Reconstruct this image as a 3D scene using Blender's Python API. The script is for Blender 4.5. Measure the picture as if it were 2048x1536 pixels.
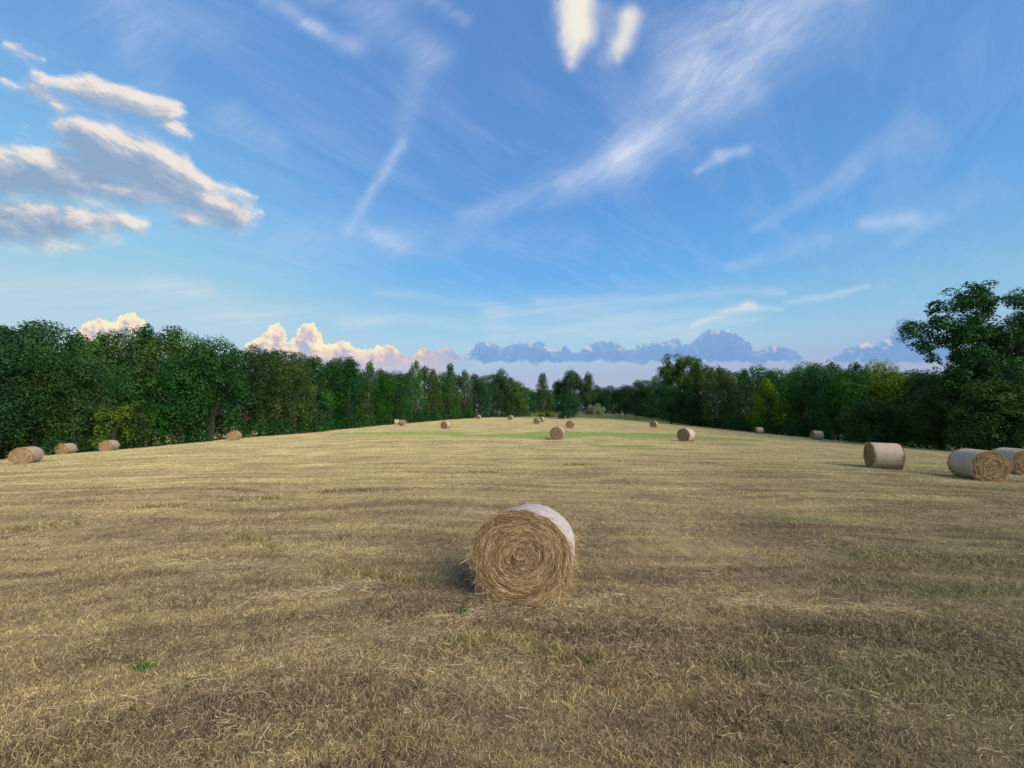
import bpy, math, random
import numpy as np
from math import radians as R

for o in list(bpy.data.objects):
    bpy.data.objects.remove(o)
scene = bpy.context.scene
COL = scene.collection

# ------------------------------------------------------------------ camera, sun, exposure
CAM_H = 2.43                      # eye height over the stubble
TILT = math.atan(72 / 772)        # the lens looks slightly up
cam_data = bpy.data.cameras.new("camera")
cam_data.sensor_fit = 'HORIZONTAL'
cam_data.sensor_width = 36.0
cam_data.lens = 36.0 * 772 / 2048
cam_data.clip_start = 0.05
cam_data.clip_end = 20000
cam = bpy.data.objects.new("camera", cam_data)
COL.objects.link(cam)
cam.location = (0, 0, CAM_H)
cam.rotation_euler = (math.pi / 2 + TILT, 0, 0)
scene.camera = cam

EXPOSURE = 0.9
SKY = 0.15
vs = scene.view_settings
vs.view_transform = 'Standard'
vs.look = 'None'
vs.exposure = EXPOSURE
vs.gamma = 1.0

SUN_AZ = R(132)                   # measured from +Y towards +X: behind the right shoulder
SUN_EL = R(33)
sun_dir = (math.sin(SUN_AZ) * math.cos(SUN_EL), math.cos(SUN_AZ) * math.cos(SUN_EL), math.sin(SUN_EL))
sl = bpy.data.lights.new("sun", 'SUN')
sl.energy = 2.0
sl.angle = R(44)                  # low sun behind thin cloud: soft-edged shade
sl.color = (1.0, 0.90, 0.76)
so = bpy.data.objects.new("sun", sl)
COL.objects.link(so)
from mathutils import Vector
so.rotation_euler = Vector(sun_dir).to_track_quat('Z', 'Y').to_euler()

scene.render.engine = 'CYCLES'
scene.cycles.use_adaptive_sampling = True
scene.cycles.adaptive_threshold = 0.012
scene.cycles.adaptive_min_samples = 12
scene.cycles.max_bounces = 5
scene.cycles.diffuse_bounces = 3
scene.cycles.transmission_bounces = 2
scene.cycles.glossy_bounces = 1
scene.cycles.sample_clamp_indirect = 4


# ------------------------------------------------------------------ node arithmetic
def lin(c):
    c = c / 255.0
    return c / 12.92 if c <= 0.04045 else ((c + 0.055) / 1.055) ** 2.4


class N:
    """A socket that can be added, multiplied and so on: each step is one node."""
    tree = None

    def __init__(self, s):
        self.s = s

    @staticmethod
    def node(kind, **kw):
        n = N.tree.nodes.new(kind)
        for k, v in kw.items():
            setattr(n, k, v)
        return n

    @staticmethod
    def plug(sock, v):
        if isinstance(v, N):
            N.tree.links.new(v.s, sock)
        elif v is not None:
            sock.default_value = v

    @staticmethod
    def math(op, a, b=None, c=None, clamp=False):
        n = N.node('ShaderNodeMath', operation=op, use_clamp=clamp)
        N.plug(n.inputs[0], a)
        N.plug(n.inputs[1], b)
        N.plug(n.inputs[2], c)
        return N(n.outputs[0])

    def __add__(self, o): return N.math('ADD', self, o)
    __radd__ = __add__
    def __sub__(self, o): return N.math('SUBTRACT', self, o)
    def __rsub__(self, o): return N.math('SUBTRACT', o, self)
    def __mul__(self, o): return N.math('MULTIPLY', self, o)
    __rmul__ = __mul__
    def __truediv__(self, o): return N.math('DIVIDE', self, o)
    def __rtruediv__(self, o): return N.math('DIVIDE', o, self)
    def __pow__(self, o): return N.math('POWER', self, o)


def sat(a): return N.math('ADD', a, 0.0, clamp=True)
def mx(a, b): return N.math('MAXIMUM', a, b)
def mn(a, b): return N.math('MINIMUM', a, b)
def vabs(a): return N.math('ABSOLUTE', a)


def smooth(a, lo, hi, out0=0.0, out1=1.0):
    n = N.node('ShaderNodeMapRange', interpolation_type='SMOOTHSTEP')
    N.plug(n.inputs['Value'], a)
    n.inputs['From Min'].default_value = lo
    n.inputs['From Max'].default_value = hi
    n.inputs['To Min'].default_value = out0
    n.inputs['To Max'].default_value = out1
    return N(n.outputs[0])


def vec(x, y, z=0.0):
    n = N.node('ShaderNodeCombineXYZ')
    N.plug(n.inputs[0], x)
    N.plug(n.inputs[1], y)
    N.plug(n.inputs[2], z)
    return N(n.outputs[0])


def noise(v, scale, detail=4.0, rough=0.55, dist=0.0, color=False):
    n = N.node('ShaderNodeTexNoise')
    N.plug(n.inputs['Vector'], v)
    n.inputs['Scale'].default_value = scale
    n.inputs['Detail'].default_value = detail
    n.inputs['Roughness'].default_value = rough
    n.inputs['Distortion'].default_value = dist
    return N(n.outputs['Color' if color else 'Fac'])


def voro(v, scale, smoothness=0.4, detail=2.0, rough=0.5):
    n = N.node('ShaderNodeTexVoronoi', feature='SMOOTH_F1', normalize=True)
    N.plug(n.inputs['Vector'], v)
    n.inputs['Scale'].default_value = scale
    n.inputs['Detail'].default_value = detail
    n.inputs['Roughness'].default_value = rough
    n.inputs['Smoothness'].default_value = smoothness
    return N(n.outputs['Distance'])


def mixc(f, a, b, blend='MIX'):
    n = N.node('ShaderNodeMix', data_type='RGBA', blend_type=blend)
    N.plug(n.inputs[0], f)
    for i, v in ((6, a), (7, b)):
        if isinstance(v, tuple):
            v = (*v[:3], 1.0)
        N.plug(n.inputs[i], v)
    return N(n.outputs[2])


def ramp(f, stops, interp='LINEAR'):
    n = N.node('ShaderNodeValToRGB')
    n.color_ramp.interpolation = interp
    el = n.color_ramp.elements
    while len(el) < len(stops):
        el.new(0.5)
    for e, (p, c) in zip(el, stops):
        e.position = p
        e.color = (*c, 1.0)
    N.plug(n.inputs[0], f)
    return N(n.outputs[0])


def curve(f, pts):
    n = N.node('ShaderNodeFloatCurve')
    c = n.mapping.curves[0]
    pts = sorted(pts)
    while len(c.points) < len(pts):
        c.points.new(0.5, 0.5)
    for p, (x, y) in zip(c.points, pts):
        p.location = (x, y)
        p.handle_type = 'AUTO_CLAMPED'
    n.mapping.update()
    N.plug(n.inputs['Value'], f)
    return N(n.outputs[0])


def stroke_group():
    """How far a direction lies from a tapered stroke: a reusable node group."""
    g = bpy.data.node_groups.new("stroke", 'ShaderNodeTree')
    for nm, ty in (("P", 'NodeSocketVector'), ("A", 'NodeSocketVector'), ("E", 'NodeSocketVector'), ("U", 'NodeSocketVector'),
                   ("R0", 'NodeSocketFloat'), ("DR", 'NodeSocketFloat')):
        g.interface.new_socket(nm, in_out='INPUT', socket_type=ty)
    g.interface.new_socket("Inside", in_out='OUTPUT', socket_type='NodeSocketFloat')
    g.interface.new_socket("Soft", in_out='OUTPUT', socket_type='NodeSocketFloat')
    keep, N.tree = N.tree, g
    gi = N.node('NodeGroupInput')
    go = N.node('NodeGroupOutput')

    def vm(op, a, b):
        n = N.node('ShaderNodeVectorMath', operation=op)
        N.plug(n.inputs[0], a)
        N.plug(n.inputs[3 if op == 'SCALE' else 1], b)
        return n
    P, A, EE, U, R0, DR = (N(gi.outputs[i]) for i in range(6))
    d = N(vm('SUBTRACT', P, A).outputs[0])
    t = N.math('ADD', N(vm('DOT_PRODUCT', d, U).outputs['Value']), 0.0, clamp=True)
    foot = N(vm('SCALE', EE, t).outputs[0])
    ln = N(vm('DISTANCE', d, foot).outputs['Value'])
    rr = N.math('MULTIPLY_ADD', t, DR, R0)
    N.plug(go.inputs[0], rr - ln)
    q = ln / rr
    N.plug(go.inputs[1], N.math('EXPONENT', q * q * -1.0))
    N.tree = keep
    return g


STROKE = stroke_group()


def stroke_node(P, p0, p1, r0, r1):
    (ax, az), (bx, bz) = heading(*p0), heading(*p1)
    ex, ez = bx - ax, bz - az
    ll = ex * ex + ez * ez
    n = N.node('ShaderNodeGroup')
    n.node_tree = STROKE
    N.plug(n.inputs[0], P)
    n.inputs[1].default_value = (ax, az, 0)
    n.inputs[2].default_value = (ex, ez, 0)
    n.inputs[3].default_value = (ex / ll, ez / ll, 0)
    n.inputs[4].default_value = r0 / 772
    n.inputs[5].default_value = (r1 - r0) / 772
    return n


# ------------------------------------------------------------------ sky
CP, SP = math.cos(TILT), math.sin(TILT)


def heading(px, py):
    """A direction read off the photograph, as (x/y, z/y) of the world direction."""
    u, v = (px - 1024) / 772, (768 - py) / 772
    y = CP - v * SP
    return u / y, (SP + v * CP) / y


def build_sky():
    w = bpy.data.worlds.new("World")
    scene.world = w
    w.use_nodes = True
    N.tree = w.node_tree
    N.tree.nodes.clear()
    K = 1.0 / (SKY * 2 ** EXPOSURE)

    def C(r, g, b):
        return tuple(lin(v) * K for v in (r, g, b))

    tc = N.node('ShaderNodeTexCoord')
    sep = N.node('ShaderNodeSeparateXYZ')
    N.tree.links.new(tc.outputs['Generated'], sep.inputs[0])
    dx, dy, dz = (N(sep.outputs[i]) for i in range(3))
    ahead = smooth(dy, 0.05, 0.3)
    iy = 1.0 / mx(dy, 0.08)
    qx, qz = dx * iy, dz * iy
    el = N.math('ARCSINE', dz) * (180 / math.pi)

    # clear air
    sky = N.node('ShaderNodeTexSky', sky_type='NISHITA', sun_disc=False)
    sky.sun_elevation = SUN_EL
    sky.sun_rotation = SUN_AZ
    sky.air_density = 1.0
    sky.dust_density = 1.0
    sky.ozone_density = 1.5
    raw = N(sky.outputs[0])
    air_r = ramp(sat(el / 60.0), [
        (0.0, C(162, 166, 192)), (0.11, C(164, 174, 202)), (0.17, C(166, 200, 222)), (0.23, C(142, 196, 226)),
        (0.34, C(100, 172, 234)), (0.50, C(90, 152, 220)), (0.72, C(90, 141, 206)), (1.0, C(84, 130, 198))])
    air_l = ramp(sat(el / 60.0), [
        (0.0, C(172, 185, 205)), (0.12, C(170, 196, 210)), (0.22, C(162, 200, 214)), (0.30, C(144, 198, 222)),
        (0.42, C(122, 184, 230)), (0.60, C(100, 156, 218)), (1.0, C(88, 136, 204))])
    air = mixc(smooth(qx, -1.0, 0.1), air_l, air_r)
    air = mixc(smooth(qx, 0.2, 1.2) * 0.5, air, ramp(sat(el / 60.0), [(0.10, C(150, 165, 204)), (0.2, C(120, 178, 214)), (0.40, C(92, 154, 212)), (1.0, C(80, 130, 194))]))
    base = mixc(ahead * 0.92, raw, air)

    # high cirrus, laid out on a flat sheet overhead
    inv = 1.0 / mx(dz, 0.06)
    cx, cy = dx * inv, dy * inv
    wob = noise(vec(qx, qz), 2.2, 4, 0.6, color=True)
    ws = N.node('ShaderNodeSeparateXYZ')
    N.plug(ws.inputs[0], wob)
    wx, wz = N(ws.outputs[0]) - 0.5, N(ws.outputs[1]) - 0.5
    ux, uz = qx + wx * 0.10, qz + wz * 0.10
    fib = noise(vec(cx * 0.9 + cy * 0.6, cy * 3.2 - cx * 3.2), 1.3, 7, 0.62, 0.6)
    fib2 = noise(vec((ux * 0.77 + uz * 0.64) * 0.8, (uz * 0.77 - ux * 0.64) * 2.4), 2.6, 8, 0.58, 0.45)

    U2 = vec(ux, uz)

    def stroke(p0, p1, r0, r1):
        return N(stroke_node(U2, p0, p1, r0, r1).outputs[1])

    def soft_sum(items):
        acc = None
        for wgt, s in items:
            acc = s * wgt if acc is None else N.math('MULTIPLY_ADD', s, wgt, acc)
        return acc

    veil = soft_sum([
        (0.32, stroke((930, 440), (1250, 325), 20, 50)), (0.20, stroke((1130, 360), (1310, 275), 16, 36)),
        (0.38, stroke((1250, 300), (1420, 150), 44, 84)), (0.40, stroke((1400, 150), (1640, -40), 84, 116)),
        (0.30, stroke((1330, 60), (1480, 20), 50, 60)), (0.14, stroke((1500, 160), (1560, 60), 40, 50)),
        (0.30, stroke((690, 470), (800, 285), 12, 15)), (0.16, stroke((795, 300), (850, 100), 18, 44)),
        (0.16, stroke((250, 0), (320, 200), 70, 40)), (0.10, stroke((150, 0), (420, 60), 80, 60)),
        (0.16, stroke((1505, 462), (1720, 340), 10, 22)), (0.10, stroke((1600, 390), (1830, 270), 14, 44)),
        (0.14, stroke((1460, 540), (1640, 480), 10, 26)), (0.10, stroke((1650, 480), (1990, 380), 20, 40)),
        (0.34, stroke((1730, 445), (1830, 440), 14, 20)), (0.16, stroke((1790, 485), (1880, 440), 10, 14)),
        (0.34, stroke((1385, 345), (1430, 315), 7, 14)), (0.42, stroke((1430, 315), (1490, 298), 15, 12)),
        (0.30, stroke((730, 460), (800, 495), 14, 24)), (0.16, stroke((560, 480), (900, 480), 60, 40)),
        (0.26, stroke((540, -10), (640, 55), 26, 18)), (0.34, stroke((625, 45), (715, 90), 14, 20)), (0.22, stroke((650, -20), (770, 20), 40, 46)),
        (0.14, stroke((740, 60), (870, 120), 46, 34)), (0.22, stroke((850, -20), (930, 50), 30, 16)),
        (0.16, stroke((460, 230), (560, 290), 40, 24)), (0.12, stroke((1160, 480), (980, 480), 40, 40)),
    ])
    low = soft_sum([
        (0.62, stroke((1385, 646), (1500, 618), 5, 9)), (0.72, stroke((1490, 620), (1560, 626), 9, 6)),
        (0.40, stroke((1570, 610), (1740, 570), 9, 5)), (0.30, stroke((1080, 605), (1560, 585), 10, 10)),
        (0.36, stroke((980, 620), (1500, 640), 22, 24)), (0.34, stroke((980, 660), (1400, 660), 20, 14)),
        (0.36, stroke((-60, 570), (420, 575), 34, 16)), (0.30, stroke((300, 560), (560, 640), 30, 34)),
        (0.26, stroke((-60, 640), (500, 640), 50, 40)), (0.26, stroke((700, 640), (1000, 650), 14, 16)),
        (0.18, stroke((560, 610), (760, 640), 14, 20)), (0.20, stroke((760, 590), (1000, 615), 8, 10)),
    ])
    hairs = smooth(fib2, 0.30, 0.72)
    fib3 = noise(vec((ux * 0.80 + uz * 0.60) * 1.1, (uz * 0.80 - ux * 0.60) * 4.5), 4.0, 7, 0.66, 0.9)
    hairs3 = smooth(fib3, 0.32, 0.70)
    veil_a = sat(veil * (hairs * 0.70 + hairs3 * 0.58 + 0.26)) * smooth(el, 6, 14)
    streak = noise(vec(qx * 1.2 - qz * 0.8, qz * 14.0 - qx * 1.2), 2.4, 6, 0.6, 0.4)
    low_a = sat(low * (smooth(streak, 0.3, 0.75) * 0.9 + 0.45))
    thin = smooth(fib, 0.42, 0.85) * 0.24 * smooth(el, 5, 16)
    c1 = mixc(sat(thin), base, C(190, 205, 232))
    c2 = mixc(veil_a, c1, C(206, 218, 240))
    c3 = mixc(low_a * ahead, c2, C(206, 220, 232))

    # mid-height broken cloud, drawn out towards the lower right
    def mid_field(x, z):
        PM = vec(x, z)
        rx, rz = x * 0.92 - z * 0.40, x * 0.40 + z * 0.92      # along / across the drift
        a = noise(vec(rx * 0.34, rz), 9.0, 9, 0.66, 0.35) - 0.5
        b = noise(vec(x + 3.1, z), 3.0, 3, 0.5) - 0.5
        items = []
        for (p0, p1, r0, r1) in [
            ((-80, 335), (100, 350), 60, 52), ((90, 345), (280, 388), 54, 34),
            ((122, 252), (230, 312), 22, 66), ((220, 312), (340, 358), 76, 60),
            ((340, 368), (470, 430), 54, 36), ((400, 362), (512, 398), 13, 4), ((430, 432), (522, 428), 22, 3), ((380, 430), (480, 455), 26, 8),
            ((-80, 432), (120, 452), 46, 44), ((100, 444), (285, 454), 42, 12),
            ((70, 140), (190, 180), 5, 22), ((180, 176), (345, 222), 29, 28), ((330, 240), (385, 275), 16, 4), ((165, 140), (230, 180), 2, 8),
            ((75, 170), (125, 215), 22, 10), ((8, 84), (90, 115), 4, 6), ((5, 152), (48, 172), 6, 4),
            ((60, 486), (180, 500), 14, 4), ((230, 485), (290, 515), -2, -5), ((55, 250), (85, 262), -3, -5),
            ((585, 514), (588, 515), -11, -12), ((628, 525), (640, 527), -13, -13), ((495, 565), (515, 570), -9, -10),
            ((540, 586), (556, 588), -11, -11),
        ]:
            items.append(N(stroke_node(PM, p0, p1, r0, r1).outputs[0]))
        f = items[0]
        for it in items[1:]:
            f = N.math('SMOOTH_MAX', f, it, 0.02)
        return f + a * 0.120 + b * 0.035, a

    m0, fr = mid_field(ux * 0.6 + qx * 0.4, uz * 0.6 + qz * 0.4)
    m1, fr1 = mid_field(ux * 0.6 + qx * 0.4 + 0.016, uz * 0.6 + qz * 0.4 + 0.024)
    lee = sat((m1 - m0) * 22.0 + 0.5)                            # 0 on the sunlit rim, 1 on the far side
    wd = lee * 0.055 + 0.026
    q0 = sat((m0 + wd * 0.42) / wd)
    mid_a = q0 * q0 * (3.0 - q0 * 2.0)
    bigv = noise(vec(qx * 1.0 - qz * 0.4, qz * 1.3 + qx * 0.5), 5.5, 4, 0.6) - 0.5
    body = smooth(m1 + bigv * 0.10, -0.030, 0.066)
    grain = noise(vec(qx * 0.8 - qz * 0.3, qz * 2.0 + qx * 0.8), 11.0, 7, 0.62)
    shade = sat(body * 1.05 + (grain - 0.5) * 0.9 * body + (fr1 - fr) * 2.0)
    mid_c = ramp(shade, [(0.0, C(240, 232, 226)), (0.20, C(230, 221, 216)), (0.52, C(180, 191, 207)), (1.0, C(142, 168, 199))])
    c4 = mixc(mid_a * ahead * 0.96, c3, mid_c)

    # two bright puffs almost overhead
    edge = noise(vec(qx, qz * 0.7), 15, 7, 0.62) - 0.5
    QP = vec(qx + wx * 0.03 + edge * 0.020, qz + wz * 0.03)

    def puff(*a):
        return N(stroke_node(QP, *a).outputs[0])
    pa = N.math('SMOOTH_MAX', puff((1150, -80), (1156, 60), 51, 49), puff((1156, 55), (1142, 124), 47, 22), 0.02)
    pb = N.math('SMOOTH_MAX', puff((1256, 34), (1243, 85), 33, 31), puff((1244, 80), (1235, 114), 29, 14), 0.02)
    pw = N.math('SMOOTH_MAX', puff((1122, -60), (1130, 110), 30, 14), puff((1205, 20), (1218, 115), 26, 18), 0.02)
    dens_p = sat(smooth(pa + edge * 0.030, -0.012, 0.046) + smooth(pb + edge * 0.040, -0.016, 0.034) * 0.88 + smooth(pw + edge * 0.06, -0.03, 0.05) * 0.38)
    core = smooth(mx(pa, pb - 0.012) + edge * 0.06 + (qx - 0.15) * 0.12, 0.0, 0.062)
    c4p = mixc(dens_p * 0.95, c3, mixc(core, C(204, 210, 224), C(247, 240, 226)))

    # fair-weather heaps along the horizon
    def heap_top(pts, x):
        lo, hi = heading(-100, 720)[0], heading(2148, 720)[0]
        P = []
        for px, py in pts:
            hx, hz = heading(px, py)
            P.append(((hx - lo) / (hi - lo), hz / 0.32))
        return curve(sat((x - lo) / (hi - lo)), P) * 0.32

    top_pts = [(-100, 760), (140, 700), (160, 652), (205, 640), (228, 640), (262, 626), (285, 640), (300, 680), (330, 760), (430, 760),
               (490, 690), (520, 676), (538, 655), (552, 645), (566, 654), (580, 684), (590, 672), (596, 655), (612, 644), (632, 652),
               (642, 676), (660, 690), (685, 680), (700, 694), (730, 700), (765, 690), (790, 696), (815, 712), (835, 706), (852, 692),
               (868, 704), (885, 692), (905, 704), (930, 716), (946, 690), (965, 686), (985, 686), (1005, 694), (1030, 684), (1050, 690),
               (1075, 684), (1100, 692), (1117, 704), (1130, 684), (1145, 702), (1170, 696), (1195, 684), (1225, 684), (1245, 692),
               (1262, 698), (1280, 690), (1300, 686), (1325, 684), (1352, 676), (1368, 690), (1385, 680), (1400, 672), (1415, 662),
               (1450, 660), (1475, 668), (1500, 684), (1520, 700), (1540, 690), (1560, 692), (1585, 704), (1610, 716), (1640, 730),
               (1665, 722), (1690, 698), (1740, 686), (1780, 680), (1785, 645), (1815, 638), (1850, 650), (1900, 690), (2148, 720)]
    bil = voro(vec(qx, qz * 1.15), 30, 0.8, 1, 0.5)
    bil2 = voro(vec(qx + 0.006, qz * 1.15 + 0.005), 30, 0.8, 1, 0.5)
    fine = noise(vec(qx, qz), 60, 5, 0.6, color=True)
    fs = N.node('ShaderNodeSeparateXYZ')
    N.plug(fs.inputs[0], fine)
    coarse = noise(vec(qx, qz), 24, 3, 0.55) - 0.5
    hx_ = qx + (N(fs.outputs[0]) - 0.5) * 0.036 + coarse * 0.02
    hz_ = qz + (N(fs.outputs[1]) - 0.5) * 0.026 + (bil - 0.3) * 0.026 + coarse * 0.016
    top = heap_top(top_pts, hx_)
    depth = top - hz_                                            # below the cloud top
    foot = heading(1200, 722)[1]
    heap_a = smooth(depth, -0.0015, 0.0035)
    under = smooth(hz_ + coarse * 0.006, foot - 0.009, foot + 0.003)              # flat base
    left_heap = smooth(qx, heading(960, 700)[0], heading(860, 700)[0])
    foot_l = smooth(qz, heading(700, 770)[1], heading(700, 715)[1])
    heap_a = heap_a * mx(under, left_heap * foot_l * 0.9)
    # which faces the sun reaches
    reach = curve(sat(hx_ * 0.25 + 0.5), [(0.0, 0.9), (0.33, 0.95), (0.40, 0.92), (0.425, 0.62), (0.455, 0.42), (0.475, 0.20),
                                         (0.5, 0.13), (0.56, 0.10), (0.61, 0.22), (0.65, 0.2), (0.70, 0.12), (0.76, 0.25), (1.0, 0.2)])
    lump = noise(vec(qx, qz * 1.3), 17, 2, 0.5)
    small = noise(vec(qx, qz * 1.2), 48, 4, 0.6)
    rim = smooth(depth, 0.028, 0.0)
    facing = bil2 - bil
    lit = sat(reach * 1.20 - 0.46 + (lump - 0.5) * 1.7 + (small - 0.5) * 1.2 + facing * 4.0
              + rim * (reach * 0.4 + 0.14) - smooth(depth, 0.015, 0.08) * 0.40)
    deep = smooth(depth, 0.0, 0.05)
    left_c = ramp(lit, [(0.0, C(178, 182, 204)), (0.35, C(206, 192, 200)), (0.65, C(245, 218, 196)), (1.0, C(252, 240, 202))])
    right_c = ramp(lit, [(0.0, C(128, 166, 214)), (0.35, C(160, 184, 214)), (0.7, C(226, 202, 205)), (1.0, C(250, 232, 216))])
    lit_r = sat(lit * 1.0 + (small - 0.5) * 0.9 + (lump - 0.5) * 0.5 + 0.10 - deep * 0.25)
    right_c = ramp(lit_r, [(0.0, C(120, 160, 212)), (0.25, C(150, 180, 214)), (0.6, C(205, 200, 212)), (1.0, C(250, 232, 216))])
    right_c = mixc(deep * 0.55, right_c, C(118, 156, 208))
    heap_c = mixc(left_heap, right_c, left_c)
    lowfade = smooth(qz, heading(1000, 730)[1], heading(1000, 690)[1])
    heap_c = mixc((1.0 - lowfade) * left_heap * 0.75, heap_c, C(208, 188, 205))
    c5 = mixc(heap_a * (lump * 0.34 + 0.68 + left_heap * 0.08), c3, heap_c)

    # each part of the sky only works out the clouds that stand in it
    def bgd(c):
        n = N.node('ShaderNodeBackground')
        N.plug(n.inputs['Color'], c)
        n.inputs['Strength'].default_value = SKY
        return N(n.outputs[0])

    def pick(f, s0, s1):
        n = N.node('ShaderNodeMixShader')
        N.plug(n.inputs[0], f)
        N.plug(n.inputs[1], s0)
        N.plug(n.inputs[2], s1)
        return N(n.outputs[0])

    def gt(v, k): return N.math('GREATER_THAN', v, k)
    hz_mask = gt(0.30, qz)
    mid_mask = gt(-0.36, qx) + gt(0.50, qz) * gt(-0.22, qx)
    pf_mask = gt(qz, 0.70) * gt(qx, 0.04) * gt(0.55, qx)
    high = pick(sat(mid_mask), pick(pf_mask, bgd(c3), bgd(c4p)), bgd(c4))
    front = pick(hz_mask, high, bgd(c5))
    final = pick(gt(dy, 0.12) * gt(dz, -0.02), bgd(base), front)
    out = N.node('ShaderNodeOutputWorld')
    N.plug(out.inputs['Surface'], final)
    w.cycles.sampling_method = 'MANUAL'
    w.cycles.sample_map_resolution = 512


build_sky()

# ------------------------------------------------------------------ ground shape
def gz(x, y):
    """Height of the field: it climbs gently away and falls off to both sides."""
    x = np.asarray(x, float)
    y = np.asarray(y, float)
    yc = np.clip(y, -60, 160)
    z = 0.016 * yc + 7.9e-5 * yc * yc
    far = np.clip(y - 160, 0, None)
    z = z + 2.4 * (1 - np.exp(-far / 70.0)) - 0.012 * np.clip(y - 300, 0, 900)
    ax = np.abs(x)
    drop = 0.00082 * np.minimum(ax, 60) ** 2 + 7.0 * (1 - np.exp(-np.clip(ax - 60, 0, None) / 75.0))
    fade = np.clip(1 - (y - 110) / 150.0, 0.15, 1)
    z = z - drop * fade + 0.0032 * np.clip(x, -60, 60)
    z = z + 0.035 * np.sin(x * 0.31 + y * 0.13) + 0.03 * np.sin(y * 0.47 - x * 0.11 + 1.0) * np.clip(y / 12, 0, 1)
    return z - 0.03


def spot(px, y, row=None):
    """World x (and height of a row) for a thing seen in column px at distance y."""
    u = (px - 1024) / 772
    v = 0.0 if row is None else (768 - row) / 772
    s = y / (CP - v * SP)
    return u * s, CAM_H + (SP + v * CP) * s


def ground_at(px, py):
    u, v = (px - 1024) / 772, (768 - py) / 772
    Y, Z = CP - v * SP, SP + v * CP
    s = 3.0
    while s < 400 and CAM_H + Z * s > float(gz(u * s, Y * s)):
        s *= 1.004
    return u * s, Y * s


# ------------------------------------------------------------------ mesh helpers
def mesh_obj(name, verts, faces, mat=None, parent=None, smooth=False, attrs=None):
    """verts (n,3); faces: (m,k) array or list of such arrays; one mesh object."""
    me = bpy.data.meshes.new(name)
    if not isinstance(faces, list):
        faces = [faces]
    verts = np.asarray(verts, np.float32)
    me.vertices.add(len(verts))
    me.vertices.foreach_set("co", verts.ravel())
    nf = sum(len(f) for f in faces)
    loops = np.concatenate([np.asarray(f, np.int32).ravel() for f in faces])
    tot = np.concatenate([np.full(len(f), f.shape[1], np.int32) for f in faces])
    me.loops.add(len(loops))
    me.loops.foreach_set("vertex_index", loops)
    me.polygons.add(nf)
    st = np.zeros(nf, np.int32)
    st[1:] = np.cumsum(tot)[:-1]
    me.polygons.foreach_set("loop_start", st)
    if smooth:
        me.polygons.foreach_set("use_smooth", np.ones(nf, bool))
    for k, v in (attrs or {}).items():
        a = me.attributes.new(k, 'FLOAT', 'FACE')
        a.data.foreach_set("value", np.asarray(v, np.float32))
    me.update(calc_edges=True)
    if mat:
        me.materials.append(mat)
    o = bpy.data.objects.new(name, me)
    COL.objects.link(o)
    if parent:
        o.parent = parent
    return o


def empty(name, loc=(0, 0, 0), rot=(0, 0, 0)):
    o = bpy.data.objects.new(name, None)
    o.empty_display_size = 0.3
    COL.objects.link(o)
    o.location = loc
    o.rotation_euler = rot
    return o


def tag(o, label=None, cat=None, group=None, kind=None):
    for k, v in (("label", label), ("category", cat), ("group", group), ("kind", kind)):
        if v:
            o[k] = v
    return o


def copy_thing(root):
    r = root.copy()
    COL.objects.link(r)
    for ch in list(root.children):
        c = ch.copy()
        COL.objects.link(c)
        c.parent = r
    return r


def ribbons(P, D, U, length, width, bend, segs=2):
    """Curved grass ribbons. P root, D direction, U sideways, bend = curl vector; all (n,3)."""
    n = len(P)
    L = length[:, None]
    rows = []
    for i in range(segs + 1):
        t = i / segs
        c = P + D * L * t + bend * L * t * t
        w = (width * (1.0 - 0.55 * t))[:, None] * 0.5
        rows += [c - U * w, c + U * w]
    V = np.stack(rows, 1).reshape(-1, 3)
    k = 2 * (segs + 1)
    b = (np.arange(n) * k)[:, None]
    F = np.concatenate([b + np.array([[2 * i, 2 * i + 1, 2 * i + 3, 2 * i + 2]]) for i in range(segs)], 0)
    return V, F


def unit(a):
    return a / np.maximum(np.linalg.norm(a, axis=-1, keepdims=True), 1e-9)


def vnoise(x, y, seed=0):
    xi, yi = np.floor(x).astype(np.int64), np.floor(y).astype(np.int64)
    fx, fy = x - xi, y - yi
    fx, fy = fx * fx * (3 - 2 * fx), fy * fy * (3 - 2 * fy)

    def h(i, j):
        n = (i * 374761393 + j * 668265263 + seed * 144665) & 0x7fffffff
        n = ((n ^ (n >> 13)) * 1274126177) & 0x7fffffff
        return ((n ^ (n >> 16)) & 0xffff) / 65535.0
    return (h(xi, yi) * (1 - fx) + h(xi + 1, yi) * fx) * (1 - fy) + (h(xi, yi + 1) * (1 - fx) + h(xi + 1, yi + 1) * fx) * fy


# ------------------------------------------------------------------ materials
def new_mat(name):
    m = bpy.data.materials.new(name)
    m.use_nodes = True
    N.tree = m.node_tree
    m.node_tree.nodes.clear()
    return m


def finish(shader, disp=None):
    out = N.node('ShaderNodeOutputMaterial')
    N.plug(out.inputs['Surface'], shader)


def diffuse(c, rough=0.8, normal=None):
    n = N.node('ShaderNodeBsdfDiffuse')
    N.plug(n.inputs['Color'], c)
    n.inputs['Roughness'].default_value = rough
    if normal is not None:
        N.plug(n.inputs['Normal'], normal)
    return N(n.outputs[0])


def translucent(c):
    n = N.node('ShaderNodeBsdfTranslucent')
    N.plug(n.inputs['Color'], c)
    return N(n.outputs[0])


def mix_shader(f, a, b):
    n = N.node('ShaderNodeMixShader')
    N.plug(n.inputs[0], f)
    N.plug(n.inputs[1], a)
    N.plug(n.inputs[2], b)
    return N(n.outputs[0])


def attr(name, out='Fac'):
    n = N.node('ShaderNodeAttribute', attribute_name=name)
    return N(n.outputs[out])


def position():
    g = N.node('ShaderNodeNewGeometry')
    return N(g.outputs['Position']), N(g.outputs['Random Per Island'])


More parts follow.
